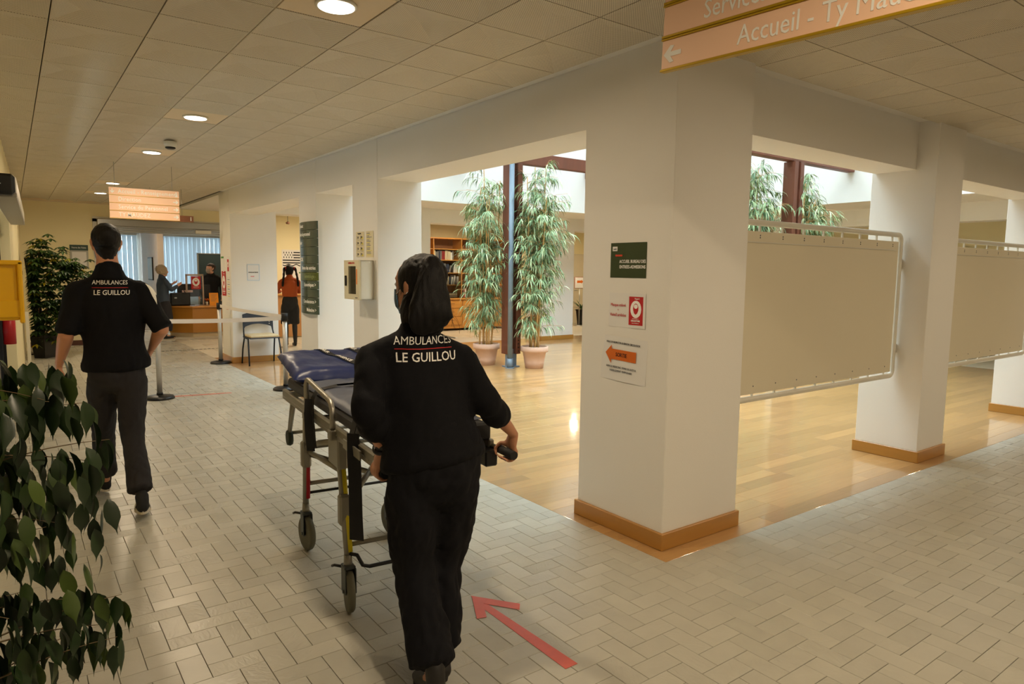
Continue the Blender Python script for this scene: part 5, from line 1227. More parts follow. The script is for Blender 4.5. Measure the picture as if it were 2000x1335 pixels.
def hand_relaxed(bm, wr, direction, palm_n, s=1.0, thumb_side=1, curl=.5):
    """wr wrist, direction down the hand, palm_n the way the palm faces"""
    d = Vector(direction).normalized(); pn = Vector(palm_n); pn = (pn-d*pn.dot(d)).normalized(); w = d.cross(pn)*thumb_side
    wr = Vector(wr)
    kn = wr+d*.085*s
    chain(bm, [(*(wr-d*.02*s), .026*s, .02*s), (*(wr+d*.02*s), .03*s, .019*s), (*(wr+d*.06*s), .041*s, .016*s), (*kn, .042*s, .013*s)], side=w, sub=2, n=14)
    for k, (o_, L_) in enumerate(((.031, .068), (.0105, .078), (-.0105, .072), (-.031, .056))):
        p = kn+w*o_*s-d*.012*s; pts = [(*p, .0095*s, .0095*s)]; cur = d.copy(); c_ = curl*(.5+.12*k)
        for q, fl in enumerate((.46, .3, .24)):
            ax = w; cur = Matrix.Rotation(c_*(.55 if q == 0 else .8)*thumb_side, 3, ax) @ cur
            p = p+cur*L_*fl*s; r = (.0085, .0078, .0065)[q]*s; pts.append((*p, r, r))
        chain(bm, pts, side=w, sub=2, n=8)
    p = wr+w*.024*s+d*.022*s
    chain(bm, [(*p, .012*s, .012*s), (*(p+w*.018*s+d*.024*s+pn*.008*s), .0105*s, .0105*s), (*(p+w*.022*s+d*.05*s+pn*.016*s), .009*s, .009*s), (*(p+w*.018*s+d*.068*s+pn*.02*s), .007*s, .007*s)], side=pn, sub=2, n=8)
def hand_grip(bm, wr, hc, ax, out, s=1.0, r=.021):
    """hand closed round a bar through hc along ax (towards the thumb); out = outward side, up = z"""
    wr = Vector(wr); hc = Vector(hc); a_ = Vector(ax).normalized(); o_ = Vector(out); o_ = (o_-a_*o_.dot(a_)).normalized(); u = Vector((0, 0, 1)); u = (u-a_*u.dot(a_)-o_*u.dot(o_)).normalized()
    top = hc+o_*(r+.012)*math.cos(1.0)+u*(r+.014)*math.sin(1.0)
    chain(bm, [(*wr, .027*s, .021*s), (*wr.lerp(top, .45), .034*s, .02*s), (*top, .042*s, .015*s)], side=a_, sub=3, n=14)
    for k, off in enumerate((.032, .0105, -.0105, -.031)):
        R_ = r+.0095; pts = []
        for an in (1.0, .35, -.35, -1.1, -1.8, -2.4):
            p = hc+a_*off*s+o_*R_*math.cos(an)+u*R_*math.sin(an); rr = (.0098, .0102, .0092, .009, .0082, .0072)[len(pts)]*s*(1 if k < 3 else .9); pts.append((*p, rr, rr))
        chain(bm, pts, side=a_, sub=2, n=8)
    b0 = top+a_*.03*s-o_*.012
    pts = [(*b0, .012*s, .012*s), (*(hc+a_*.05*s+u*(r+.012)), .0108*s, .0108*s), (*(hc+a_*.055*s+u*(r*.6)-o_*(r+.006)), .0095*s, .0095*s), (*(hc+a_*.045*s-u*.010-o_*(r+.01)), .0078*s, .0078*s)]
    chain(bm, pts, side=a_, sub=2, n=8)
def head_rings(c, s, grow=0, back=0, zmin=-1, zmax=1):
    prof = [(-.118, .018, .02, .058), (-.108, .036, .036, .048), (-.085, .052, .062, .03), (-.055, .062, .08, .014), (-.02, .070, .092, .006), (.02, .0755, .098, .0), (.055, .0745, .096, -.004), (.085, .060, .079, -.006), (.103, .046, .060, -.006), (.112, .030, .040, -.006)]
    return [(z*s, a_*s+grow, b_*s+grow, f*s-back) for z, a_, b_, f in prof if zmin <= z <= zmax]
def build_head(bm, c, yaw, s=1.0, pitch=0.0):
    """face looks along (sin yaw, cos yaw)"""
    c = Vector(c); f = Vector((math.sin(yaw), math.cos(yaw), 0)); r = Vector((math.cos(yaw), -math.sin(yaw), 0)); up = Vector((0, 0, 1))
    P = [(*(c+up*z+f*fo), a_, b_) for z, a_, b_, fo in head_rings(c, s)]
    chain(bm, P, side=r, sub=3, n=24, vertical=True)
    W_ = lambda x, y, z: c+r*x*s+f*y*s+up*z*s
    # nose, brow, cheeks, lips, ears
    chain(bm, [(*W_(0, .094, .022), .007*s, .007*s), (*W_(0, .104, .0), .009*s, .009*s), (*W_(0, .116, -.026), .013*s, .011*s), (*W_(0, .104, -.036), .012*s, .008*s)], side=r, sub=2, n=10)
    chain(bm, [(*W_(-.045, .078, .033), .006*s, .007*s), (*W_(0, .094, .032), .007*s, .008*s), (*W_(.045, .078, .033), .006*s, .007*s)], side=up, sub=3, n=8)
    chain(bm, [(*W_(-.024, .083, -.058), .004*s, .005*s), (*W_(0, .094, -.056), .006*s, .007*s), (*W_(.024, .083, -.058), .004*s, .005*s)], side=up, sub=2, n=8)
    chain(bm, [(*W_(-.02, .082, -.067), .004*s, .005*s), (*W_(0, .09, -.068), .006*s, .006*s), (*W_(.02, .082, -.067), .004*s, .005*s)], side=up, sub=2, n=8)
    for sg in (-1, 1):
        chain(bm, [(*W_(sg*.070, -.004, -.038), .006*s, .009*s), (*W_(sg*.078, -.012, -.015), .006*s, .014*s), (*W_(sg*.083, -.018, .008), .007*s, .017*s), (*W_(sg*.08, -.016, .026), .005*s, .012*s)], side=r, sub=3, n=10)
    return f, r
def person(loc, label, J, opt):
    """J: joint positions (world). Body one mesh, clothes as children."""
    t = empty('person', loc, label=label, cat='person', group=None)
    s = opt.get('hs', 1.0); fem = opt.get('fem', False)
    vx = opt.get('voxel', .009)
    shL, shR, hipL, hipR = map(Vector, (J['shL'], J['shR'], J['hipL'], J['hipR']))
    S = (shR-shL).normalized(); Hs = (hipR-hipL).normalized(); ms = (shL+shR)/2; mh = (hipL+hipR)/2
    fwd = Vector((-S.y, S.x, 0)).normalized()     # facing direction: left of the shoulder line
    hc = Vector(J['head']); yaw = opt.get('yaw', 0)
    neck0 = ms+Vector((0, 0, opt.get('nk', .085))); 
    # ---- body
    bm = bmesh.new()
    build_head(bm, hc, yaw, s)
    hf = Vector((math.sin(yaw), math.cos(yaw), 0))
    nk = .052 if fem else .062
    chain(bm, [(*(neck0-fwd*.01), nk*1.25, nk*1.1), (*(neck0.lerp(hc, .45)-fwd*.0), nk, nk*1.05), (*(hc+Vector((0, 0, -.06*s))-hf*.015), nk*.98, nk*1.05)], side=S, sub=3)
    w_sh = (shR-shL).length/2
    def torso(grow, table, hem_t):
        P = []
        for (t_, a_, b_, ff) in table:
            c = mh.lerp(ms, t_)+fwd*ff; P.append((*c, a_+grow, b_+grow))
        return P
    tb_ = opt['torso']
    chain(bm, torso(-.014, tb_, 0), side=S.lerp(Hs, .3), sub=3, n=24, capk=.15)
    arm_r = opt.get('arm', (.052, .043, .038, .026))
    for sd, sg in (('L', -1), ('R', 1)):
        sh, el, wr = Vector(J['sh'+sd]), Vector(J['el'+sd]), Vector(J['wr'+sd])
        chain(bm, [(*sh, arm_r[0], arm_r[0]), (*sh.lerp(el, .5), arm_r[0]*.92, arm_r[0]*.92), (*el, arm_r[1]*.92, arm_r[1]*.92), (*el.lerp(wr, .25), arm_r[2]*1.08, arm_r[2]*1.05), (*el.lerp(wr, .7), arm_r[2]*.82, arm_r[2]*.74), (*wr, arm_r[3]*1.05, arm_r[3]*.8)], side=fwd, sub=3)
        hd = J.get('hand'+sd)
        if hd and hd[0] == 'grip': hand_grip(bm, wr, hd[1], hd[2], hd[3], opt.get('hand', 1.0))
        else:
            d = Vector(hd[1]) if hd else (wr-el); hand_relaxed(bm, wr, d, hd[2] if hd else -S*sg, opt.get('hand', 1.0), thumb_side=hd[3] if hd else (1 if sd == 'L' else -1), curl=.55)
        hip, kn, an = Vector(J['hip'+sd]), Vector(J['kn'+sd]), Vector(J['an'+sd])
        chain(bm, [(*hip, .075, .08), (*hip.lerp(kn, .5), .065, .068), (*kn, .045, .05), (*kn.lerp(an, .3), .044, .052), (*an, .03, .034)], side=S, sub=3)
        tf = Vector(J['toe'+sd]); chain(bm, [(*(an+(an-tf).normalized()*.02), .028, .03), (*an.lerp(tf, .5), .033, .024), (*tf, .034, .016)], side=S, sub=2)
    chain(bm, [(*(mh+Vector((0, 0, .06))), .13, .1), (*(mh-Vector((0, 0, .04))), .13, .1)], side=Hs, sub=2)
    body = union('body', bm, opt.get('bvoxel', .0065), opt['skin'], t, smooth=2)
    eyem = mat('eye_white', (226, 222, 214), .2); 
    hr = Vector((math.cos(yaw), -math.sin(yaw), 0))
    for sg in (-1, 1):
        ec = hc+hr*.031*s*sg+hf*.083*s+Vector((0, 0, .008*s))
        e_ = MB().lathe([(.002, -.011), (.008, -.008), (.0115, 0), (.008, .008), (.002, .011)], ec, 12).build('eye', eyem, t)
        MB().lathe([(.006, 0), (.004, .0018), (.001, .002)], (0, 0, 0), 10, M=frame(ec+hf*.0105, hr, (0, 0, 1))).build('iris', black, e_)
    # ---- top
    wr_seed = opt.get('seed', 1)
    def folds(amp, fr):
        def f_(co):
            q = noise.noise(Vector((co.x*fr+wr_seed, co.y*fr, co.z*fr*.55)))
            q2 = abs(noise.noise(Vector((co.x*fr*2.1, co.y*fr*2.1+wr_seed, co.z*fr*1.3-co.x*8))))
            return amp*(q*.9-(.5-q2)*.7)
        return f_
    bm = bmesh.new()
    chain(bm, torso(.006, tb_, 0), side=S.lerp(Hs, .3), sub=4, n=28, capk=.2)
    tz = opt.get('nk', .085)
    chain(bm, [(*(shL.lerp(ms, .08)+Vector((0, 0, .012))), .05, .052), (*(shL.lerp(ms, .5)+Vector((0, 0, tz*.45))), .058, .052), (*(ms+Vector((0, 0, tz*.72))), .062, .06), (*(shR.lerp(ms, .5)+Vector((0, 0, tz*.45))), .058, .052), (*(shR.lerp(ms, .08)+Vector((0, 0, .012))), .05, .052)], side=fwd, sub=4, n=18)
    if opt.get('collar', True):
        chain(bm, [(*(neck0+Vector((0, 0, -.03))-fwd*.008), nk*1.75, nk*1.5), (*(neck0+Vector((0, 0, .025))-fwd*.008), nk*1.35, nk*1.3), (*(neck0+Vector((0, 0, .045))), nk*1.22, nk*1.2)], side=S, sub=3, cap=False)
    slf = opt.get('sleeve', .5); lr = opt.get('loose', .014)
    for sd in ('L', 'R'):
        sh, el, wr = Vector(J['sh'+sd]), Vector(J['el'+sd]), Vector(J['wr'+sd])
        end = el.lerp(wr, slf); r0, r1, r2 = arm_r[0]+lr, arm_r[1]+lr*1.1, arm_r[2]+lr*1.05
        inn = sh.lerp(ms, .35)+Vector((0, 0, .015))
        P = [(*inn, r0*.72, r0*.8), (*sh, r0*.90, r0*.96), (*sh.lerp(el, .3), r0*.95, r0*1.0), (*sh.lerp(el, .75), r0*.9, r0*.94), (*el, r1*1.08, r1*1.08)]
        if slf > .12: P += [(*el.lerp(wr, slf*.6), r2*1.05, r2*1.02), (*end, r2*.98*(1-.2*max(0, slf-.5)), r2*.95*(1-.2*max(0, slf-.5)))]
        chain(bm, P, side=fwd, sub=4, n=18, capk=.35)
        if opt.get('cuffroll'):   # rolled sleeve
            d = (wr-el).normalized(); chain(bm, [(*(end-d*.045), r2*1.1, r2*1.07), (*(end-d*.02), r2*1.16, r2*1.12), (*(end+d*.004), r2*1.1, r2*1.06)], side=fwd, sub=2, n=18)
    top = union(opt.get('topname', 'jacket'), bm, vx, opt['top'], t, smooth=2, disp=folds(opt.get('fold', .006), 9))
    # ---- trousers
    bm = bmesh.new()
    lg = opt['leg']      # radii: hip, thigh, knee, calf, hem
    hz = opt.get('hipw', (.165, .115))
    chain(bm, [(*(mh+Vector((0, 0, .12))), hz[0]*.92, hz[1]*.92), (*(mh+Vector((0, 0, .04))), hz[0], hz[1]), (*(mh-Vector((0, 0, .05))), hz[0]*.98, hz[1]*1.02)], side=Hs, sub=3, n=24)
    for sd in ('L', 'R'):
        hip, kn, an = Vector(J['hip'+sd]), Vector(J['kn'+sd]), Vector(J['an'+sd])
        e_ = opt.get('legend', .97)
        end = kn.lerp(an, e_)
        P = [(*(hip+Vector((0, 0, -.02))), lg[0]*.84, lg[0]*.9), (*hip.lerp(kn, .25), lg[0]*.99, lg[0]*1.06), (*hip.lerp(kn, .6), lg[1], lg[1]*1.05), (*kn, lg[2], lg[2]*1.05)]
        if e_ > 0: P += [(*kn.lerp(an, .35), lg[3], lg[3]*1.06), (*kn.lerp(an, .75), (lg[3]+lg[4])/2, (lg[3]+lg[4])/2), (*end, lg[4], lg[4]*1.02)]
        chain(bm, P, side=S, sub=4, n=20, capk=.3)
    tr = union(opt.get('botname', 'trousers'), bm, vx, opt['bottom'], t, smooth=2, disp=folds(opt.get('fold', .006)*opt.get('tfold', 1.5), 11))
    # ---- shoes
    for sd in ('L', 'R'):
        an, tf = Vector(J['an'+sd]), Vector(J['toe'+sd]); d = (tf-an); dh = d.normalized()
        # sole plane: heel point below the ankle along the foot's own up
        side = Vector((dh.y, -dh.x, 0)).normalized(); upf = side.cross(dh).normalized()
        if upf.z < 0: upf = -upf
        ft = Vector(J.get('ftilt'+sd, (0, 0, 0)))
        heel = Vector(J['heel'+sd]); toe = tf+dh*.02
        ax = (toe-heel); L_ = ax.length; ax.normalize(); side = Vector((ax.y, -ax.x, 0)).normalized(); up_ = ax.cross(side); 
        if up_.z < 0: up_ = -up_
        k = opt.get('shoe', 1.0)
        bm = bmesh.new()
        Q = lambda u, h: heel+ax*L_*u+up_*h*k
        chain(bm, [(*Q(.06, .045), .031*k, .036*k), (*Q(.2, .045), .036*k, .038*k), (*Q(.42, .04), .037*k, .034*k), (*Q(.68, .034), .045*k, .026*k), (*Q(.92, .028), .036*k, .02*k)], side=side, sub=3, n=16)
        hh = opt.get('boot', .11)
        chain(bm, [(*Q(.15, .05), .034*k, .045*k), (*(Q(.16, hh*.75)), .036*k, .044*k), (*(an+Vector((0, 0, hh-.08))), .038*k, .043*k)], side=side, sub=2, n=14)
        sh_o = union('shoe', bm, .007, opt['shoem'], t, smooth=2)
        # sole
        out = []
        n = 22
        for q in range(n):
            an_ = 2*PI*q/n; u = .5-.5*math.cos(an_); wv = math.sin(an_); wd = .035+.012*math.sin(PI*min(1, max(0, (u-.35)/.65)))
            out.append((u, wv*wd*k))
        V = []; Fc = []
        for lay, hgt in enumerate((0, .024*k)):
            for (u, wv) in out: V.append(tuple(heel+ax*(L_*(u*1.06-.02))+side*wv*(1.03)+up_*(hgt+.003)))
        Fc += [tuple(range(n))[::-1], tuple(range(n, 2*n))]+[(i, (i+1) % n, n+(i+1) % n, n+i) for i in range(n)]
        me = bpy.data.meshes.new('sole'); me.from_pydata(V, [], Fc); me.update(); link('sole', me, opt.get('solem', black), sh_o)
        if opt.get('stripes'):
            for q in range(3):
                for sg in (-1, 1):
                    u0 = .38+.08*q; p0 = Q(u0, .024)+side*sg*.0445; p1 = Q(u0-.1, .062)+side*sg*.036
                    MB().tube([p0, p0.lerp(p1, .5)+side*sg*.003, p1], .0035, 6).build('stripe', whitel, sh_o)
            MB().tube([Q(-.02, .02), Q(-.035, .05), Q(-.0, .085)], .0045, 6).build('heel_tab', whitel, sh_o)
    return t, body, top, tr, dict(S=S, fwd=fwd, ms=ms, mh=mh, hc=hc, hf=hf, hr=hr, s=s)
def print_on(top, parent, center, right, up, items, dist=.4):
    """press flat lettering on the cloth: items (text|rect, size/offset...)"""
    me = top.data; off = ROOT[top.name]
    bv = BVHTree.FromPolygons([v.co+off for v in me.vertices], [tuple(p.vertices) for p in me.polygons])
    right = Vector(right).normalized(); up = Vector(up).normalized(); nrm = right.cross(up).normalized(); center = Vector(center)
    for it in items:
        kind, dx, dy, mtx = it[0], it[1], it[2], it[3]
        if kind == 'text': tm = text_mesh(it[4], it[5], .0002, it[6], width=it[7], shear=.12)
        else:
            b_ = MB(); b_.grid(it[4], it[5], 40, 2); b_.grid(it[4], it[5], 40, 2, lambda x, y: .0004); tm = b_.mesh('print')
        bm = bmesh.new(); bm.from_mesh(tm); bmesh.ops.triangulate(bm, faces=bm.faces[:])
        for _ in range(2):
            es = [e for e in bm.edges if e.calc_length() > .012]
            if es: bmesh.ops.subdivide_edges(bm, edges=es, cuts=1); bmesh.ops.triangulate(bm, faces=bm.faces[:])
        bm.to_mesh(tm); bm.free()
        for v in tm.vertices:
            p = center+right*(v.co.x+dx)+up*(v.co.y+dy); h_ = bv.ray_cast(p+nrm*dist, -nrm)
            z = v.co.z
            v.co = (h_[0] if h_[0] is not None else p)+nrm*(.0025+z)
        link('lettering' if kind == 'text' else 'printed_line', tm, mtx, parent)
    return bv
def hair_chain(name, chains, mt, parent, voxel=.007, disp=None, side=(1, 0, 0)):
    bm = bmesh.new()
    for c in chains: chain(bm, c, side=side, sub=3, n=18)
    return union(name, bm, voxel, mt, parent, smooth=3, disp=disp)

whitepatch = mat('reflective_patch', (244, 240, 228), .6)
maskm = mat('surgical_mask', (150, 180, 200), .8); maskw = mat('white_mask', (226, 216, 206), .8)
# ---- the woman pushing the stretcher
h6 = math.radians(6); SR = lambda x, y, z: Vector((1.47+x*math.cos(h6)+y*math.sin(h6), 3-x*math.sin(h6)+y*math.cos(h6), z))
gL = SR(-.279, -.665, .827); gR = SR(.279, -.665, .827)
axd = Vector((math.sin(h6), math.cos(h6), 0)); outR = Vector((math.cos(h6), -math.sin(h6), 0))
JW = dict(head=(1.290, 2.385, 1.535), shL=(1.080, 2.36, 1.270), shR=(1.414, 2.275, 1.265), elL=(1.015, 2.25, 1.10), elR=(1.472, 2.185, 1.10),
          wrL=tuple(gL+Vector((-.012, -.035, .085))), wrR=tuple(gR+Vector((.012, -.03, .085))), handL=('grip', gL, axd, -outR), handR=('grip', gR, axd, outR),
          hipL=(1.190, 2.250, .86), hipR=(1.365, 2.210, .86), knL=(1.205, 2.26, .455), anL=(1.172, 2.045, .115), knR=(1.355, 2.29, .46), anR=(1.297, 2.215, .085),
          toeL=(1.199, 2.20, .03), heelL=(1.159, 1.985, .05), toeR=(1.327, 2.40, .02), heelR=(1.287, 2.165, .002))
WT = [(-.13, .172, .13, 0), (-.05, .178, .135, 0), (.12, .170, .128, .0), (.35, .158, .118, .0), (.6, .165, .118, 0), (.82, .172, .112, -.005), (.97, .150, .09, -.01), (1.06, .09, .07, -.008), (1.12, .06, .055, -.005)]
WP = [(.00, .196, .140, .005), (.05, .205, .147, .005), (.13, .198, .143, .003), (.25, .184, .133, .0), (.45, .176, .126, .0), (.68, .176, .12, 0), (.86, .172, .108, -.005), (.98, .150, .088, -.01), (1.07, .105, .072, -.01), (1.15, .07, .058, -.005)]
tw_, body, top, tr, A = person((1.30, 2.2, 0), 'dark-haired person with a ponytail seen from behind, in dark ambulance uniform, pushing the stretcher', JW,
    dict(fem=True, legend=.85, tfold=2.2, yaw=-.30, hs=.97, torso=WP, top=uniform, bottom=trouser, skin=skin, leg=(.106, .100, .086, .082, .088), hipw=(.188, .13), arm=(.046, .042, .037, .024), sleeve=.42, loose=.016, cuffroll=True, shoem=mat('dark_boot_leather', (30, 27, 24), .6), solem=blackr, boot=.14, shoe=1.0, hand=.95, seed=3, fold=.009))
bk = Vector((.0, 0, 0)); rt = A['S']; rt = Vector((rt.x, rt.y, 0)).normalized()
ctr = A['ms']+Vector((.01, 0, 0))-A['fwd']*.12
pbv = print_on(top, top, (ctr.x-.008, ctr.y, 1.336), rt, (0, 0, 1), [('text', .012, 0, whitel, 'AMBULANCES', .043, 0, .84), ('rect', .012, -.029, redp, .225, .003), ('text', .018, -.060, whitel, 'LE GUILLOU', .047, .0004, .93)])
# light patch on the right shoulder
def patch(top, c, r, u, poly, mt, parent, dist=.3):
    me = top.data; off = ROOT[top.name]; bv = BVHTree.FromPolygons([v.co+off for v in me.vertices], [tuple(p.vertices) for p in me.polygons])
    r = Vector(r).normalized(); u = Vector(u).normalized(); n = r.cross(u).normalized(); bm = bmesh.new()
    vs = [bm.verts.new((x, y, 0)) for x, y in poly]; bm.faces.new(vs); bmesh.ops.triangulate(bm, faces=bm.faces[:])
    for _ in range(4):
        es = [e for e in bm.edges if e.calc_length() > .01]
        if es: bmesh.ops.subdivide_edges(bm, edges=es, cuts=1); bmesh.ops.triangulate(bm, faces=bm.faces[:])
    miss = []
    for v in bm.verts:
        p = Vector(c)+r*v.co.x+u*v.co.y; h_ = bv.ray_cast(p+n*dist, -n)
        if h_[0] is None: miss.append(v); continue
        v.co = h_[0]+n*.003
    bmesh.ops.delete(bm, geom=miss, context='VERTS')
    ext = bmesh.ops.solidify(bm, geom=bm.faces[:], thickness=.001)
    me2 = bpy.data.meshes.new('sleeve_patch'); bm.to_mesh(me2); bm.free(); link('sleeve_patch', me2, mt, parent)
def camdir(p): return (Vector((0, 0, 1.6))-Vector(p)).normalized()
pc = Vector((1.478, 2.27, 1.262)); nn = (camdir(pc)+Vector((.9, 0, .35))).normalized(); rr_ = Vector((0, 0, 1)).cross(nn).normalized()
patch(top, pc, rr_, nn.cross(rr_), [(-.02, .055), (.012, .045), (.03, -.02), (-.005, -.05), (-.012, 0)], whitepatch, top)
hf, hr, hc = A['hf'], A['hr'], A['hc']
W_ = lambda x, y, z: tuple(hc+hr*x+hf*y+Vector((0, 0, z)))
def cap_chain(c, s, hf, hr, grow, back, zlist):
    out = []
    for z, a_, b_, fo in head_rings(c, s, grow, 0):
        if zlist[0] <= z/s <= zlist[1]: out.append((*(Vector(c)+Vector((0, 0, z+grow*.6))+hf*(fo-back)), a_, b_))
    return out
def streak(co): return .0035*noise.noise(Vector((co.x*90, co.y*90, co.z*7)))+.002*noise.noise(Vector((co.x*25, co.y*25, co.z*6)))
bm = bmesh.new()
chain(bm, cap_chain(hc, .97, hf, hr, .012, .026, (-.03, 1)), side=hr, sub=3, n=24, vertical=True)
chain(bm, [(*W_(0, -.055, -.075), .05, .04), (*W_(0, -.052, -.04), .062, .05), (*W_(0, -.04, .0), .072, .062), (*W_(0, -.03, .05), .07, .068)], side=hr, sub=3, n=18)
# ponytail: tied high at the back, falling over the right side of the back
pt = [(*W_(.0, -.06, .075), .03, .03), (1.288, 2.275, 1.632, .030, .028), (1.282, 2.255, 1.60, .044, .034), (1.275, 2.246, 1.55, .060, .036), (1.268, 2.238, 1.49, .075, .036), (1.262, 2.230, 1.44, .086, .034), (1.262, 2.224, 1.405, .088, .026), (1.268, 2.222, 1.385, .07, .016)]
chain(bm, pt, side=A['S'], sub=4, n=20)
chain(bm, [(1.285, 2.35, 1.50, .064, .05), (1.270, 2.325, 1.45, .078, .055), (1.266, 2.30, 1.41, .086, .05), (1.266, 2.28, 1.38, .078, .04)], side=A['S'], sub=4, n=20)
hair = union('hair', bm, .006, hairb, tw_, smooth=2, disp=streak)
MB().tube([(1.288+.030*math.cos(a_*PI/6), 2.262-.006*math.sin(a_*PI/6), 1.615+.03*math.sin(a_*PI/6)) for a_ in range(12)], .008, 8, closed=True).build('hair_tie', black, hair)
ws = MB(); R = random.Random(2)
for k in range(7):
    z0 = R.uniform(-.04, .06); sx = -1
    p = [Vector(W_(-.075, -.02+R.uniform(-.02, .05), z0))]
    for q in range(3): p.append(p[-1]+Vector((R.uniform(-.012, .002), R.uniform(-.01, .01), -.018)))
    ws.tube(p, .0006, 3)
for k in range(5):
    p = [Vector((1.335+R.uniform(-.02, .01), 2.20+R.uniform(-.02, .01), 1.41+R.uniform(-.03, .06)))]
    for q in range(5): p.append(p[-1]+Vector((R.uniform(.0, .014), R.uniform(-.006, .006), -.014)))
    ws.tube(p, .0005, 3)
ws.build('stray_strands', hairb, hair, kind='stuff')
def face_mask(hc, hf, hr, s, mt, parent):
    W = lambda x, y, z: Vector(hc)+hr*x*s+hf*y*s+Vector((0, 0, z*s)); V = []; Fc = []; nx, nz = 12, 7
    for j in range(nz+1):
        for i in range(nx+1):
            u = i/nx*2-1; v = j/nz; z = -.012-.10*v
            hw = .066*(1-.25*v); x = u*hw; y = .118-.062*abs(u)**1.8-(.010 if v > .85 else 0)-.02*max(0, v-.5)+.006*math.sin(v*PI)
            V.append(W(x, y, z)); 
    m_ = nx+1
    for j in range(nz):
        for i in range(nx): Fc.append((j*m_+i, j*m_+i+1, (j+1)*m_+i+1, (j+1)*m_+i))
    bm = bmesh.new(); vs = [bm.verts.new(v) for v in V]
    for f_ in Fc: bm.faces.new([vs[q] for q in f_])
    bmesh.ops.solidify(bm, geom=bm.faces[:], thickness=.002)
    me = bpy.data.meshes.new('face_mask'); bm.to_mesh(me); bm.free(); o = link('face_mask', me, mt, parent, smooth=True)
    for sg in (-1, 1):
        MB().tube([W(sg*.064, .058, -.03), W(sg*.074, .02, -.01), W(sg*.082, -.02, .018)], .0012, 4).tube([W(sg*.056, .05, -.095), W(sg*.072, .01, -.05), W(sg*.08, -.022, -.02)], .0012, 4).build('ear_loop', paper, o, kind='stuff')
face_mask(hc, hf, hr, .97, maskm, tw_)
wl = Vector(JW['wrL']); dl = (wl-Vector(JW['elL'])).normalized(); wc = wl-dl*.022
MB().tube([wc+dl.orthogonal().normalized()*.030*math.cos(k*PI/8)+dl.cross(dl.orthogonal()).normalized()*.028*math.sin(k*PI/8) for k in range(16)], .009, 8, closed=True).build('wristwatch', black, tw_)
MB().box(-.015, .015, -.015, .015, 0, .008, .003, M=frame(wc+Vector((-.02, -.025, .0)), (.7, -.7, 0), dl)).build('watch_face', black, tw_)

# ---- the man walking ahead
JM = dict(head=(.508, 5.12, 1.745), shL=(.340, 5.11, 1.435), shR=(.684, 5.09, 1.435), elL=(.268, 5.06, 1.19), elR=(.790, 4.98, 1.205),
          wrL=(.222, 5.20, .965), wrR=(.752, 5.16, 1.05), handL=('relax', (.0, .12, -1), (1, .2, 0), 1), handR=('relax', (-.35, .35, -.9), (-1, .2, 0), -1),
          hipL=(.455, 5.10, .94), hipR=(.615, 5.10, .94), knL=(.455, 5.28, .52), anL=(.465, 5.42, .12), knR=(.60, 5.05, .50), anR=(.605, 4.79, .125),
          toeL=(.44, 5.60, .03), heelL=(.47, 5.40, .03), toeR=(.625, 4.935, .022), heelR=(.598, 4.715, .045))
MT = [(-.01, .194, .134, 0), (.07, .198, .137, 0), (.14, .188, .130, 0), (.22, .178, .124, 0), (.35, .172, .12, 0), (.6, .19, .125, 0), (.82, .202, .122, -.003), (.96, .180, .098, -.008), (1.06, .11, .08, -.006), (1.13, .072, .066, 0)]
tm_, body, top, tr, A = person((.53, 5.1, 0), 'short-haired person seen from behind in dark ambulance uniform, walking ahead on the left', JM,
    dict(nk=.115, yaw=-.02, legend=.86, hs=1.03, torso=MT, top=uniform, bottom=trouser_g, skin=skin, leg=(.100, .088, .074, .072, .080), hipw=(.172, .122), arm=(.058, .047, .042, .028), sleeve=.10, loose=.017, shoem=mat('black_canvas', (20, 19, 20), .8), solem=mat('off_white_sole', (202, 192, 172), .6), boot=.10, shoe=1.05, hand=1.05, seed=9, fold=.008, stripes=True))
rt = Vector((1, 0, 0))
print_on(top, top, (.512, 4.97, 1.497), rt, (0, 0, 1), [('text', 0, 0, whitel, 'AMBULANCES', .039, 0, .80), ('rect', 0, -.032, redp, .20, .003), ('text', .004, -.064, whitel, 'LE GUILLOU', .043, .0003, .86)])
pc = Vector((.742, 5.07, 1.42)); nn = (camdir(pc)+Vector((.9, 0, .2))).normalized(); rr_ = Vector((0, 0, 1)).cross(nn).normalized()
patch(top, pc, rr_, nn.cross(rr_), [(-.03, .07), (.0, .05), (.035, -.01), (.0, -.01), (-.03, -.08), (-.035, -.02)], whitepatch, top)
hf, hr, hc = A['hf'], A['hr'], A['hc']; s = 1.03
bm = bmesh.new()
chain(bm, cap_chain(hc, s, hf, hr, .006, .02, (-.02, 1)), side=hr, sub=3, n=24, vertical=True)
W_ = lambda x, y, z: tuple(hc+hr*x+hf*y+Vector((0, 0, z)))
chain(bm, [(*W_(0, -.045, -.085), .045, .035), (*W_(0, -.038, -.05), .062, .052), (*W_(0, -.028, .0), .072, .066)], side=hr, sub=3, n=18)
union('hair', bm, .006, hairb, tm_, smooth=2, disp=lambda co: .0025*noise.noise(co*70))
face_mask(hc, hf, hr, s, maskm, tm_)
for sg, J_ in ((1, 'R'),):   # trouser side pocket flap
    MB().box(.665, .672, 5.02, 5.14, .70, .78, .003).build('pocket_flap', trouser_g, tm_)

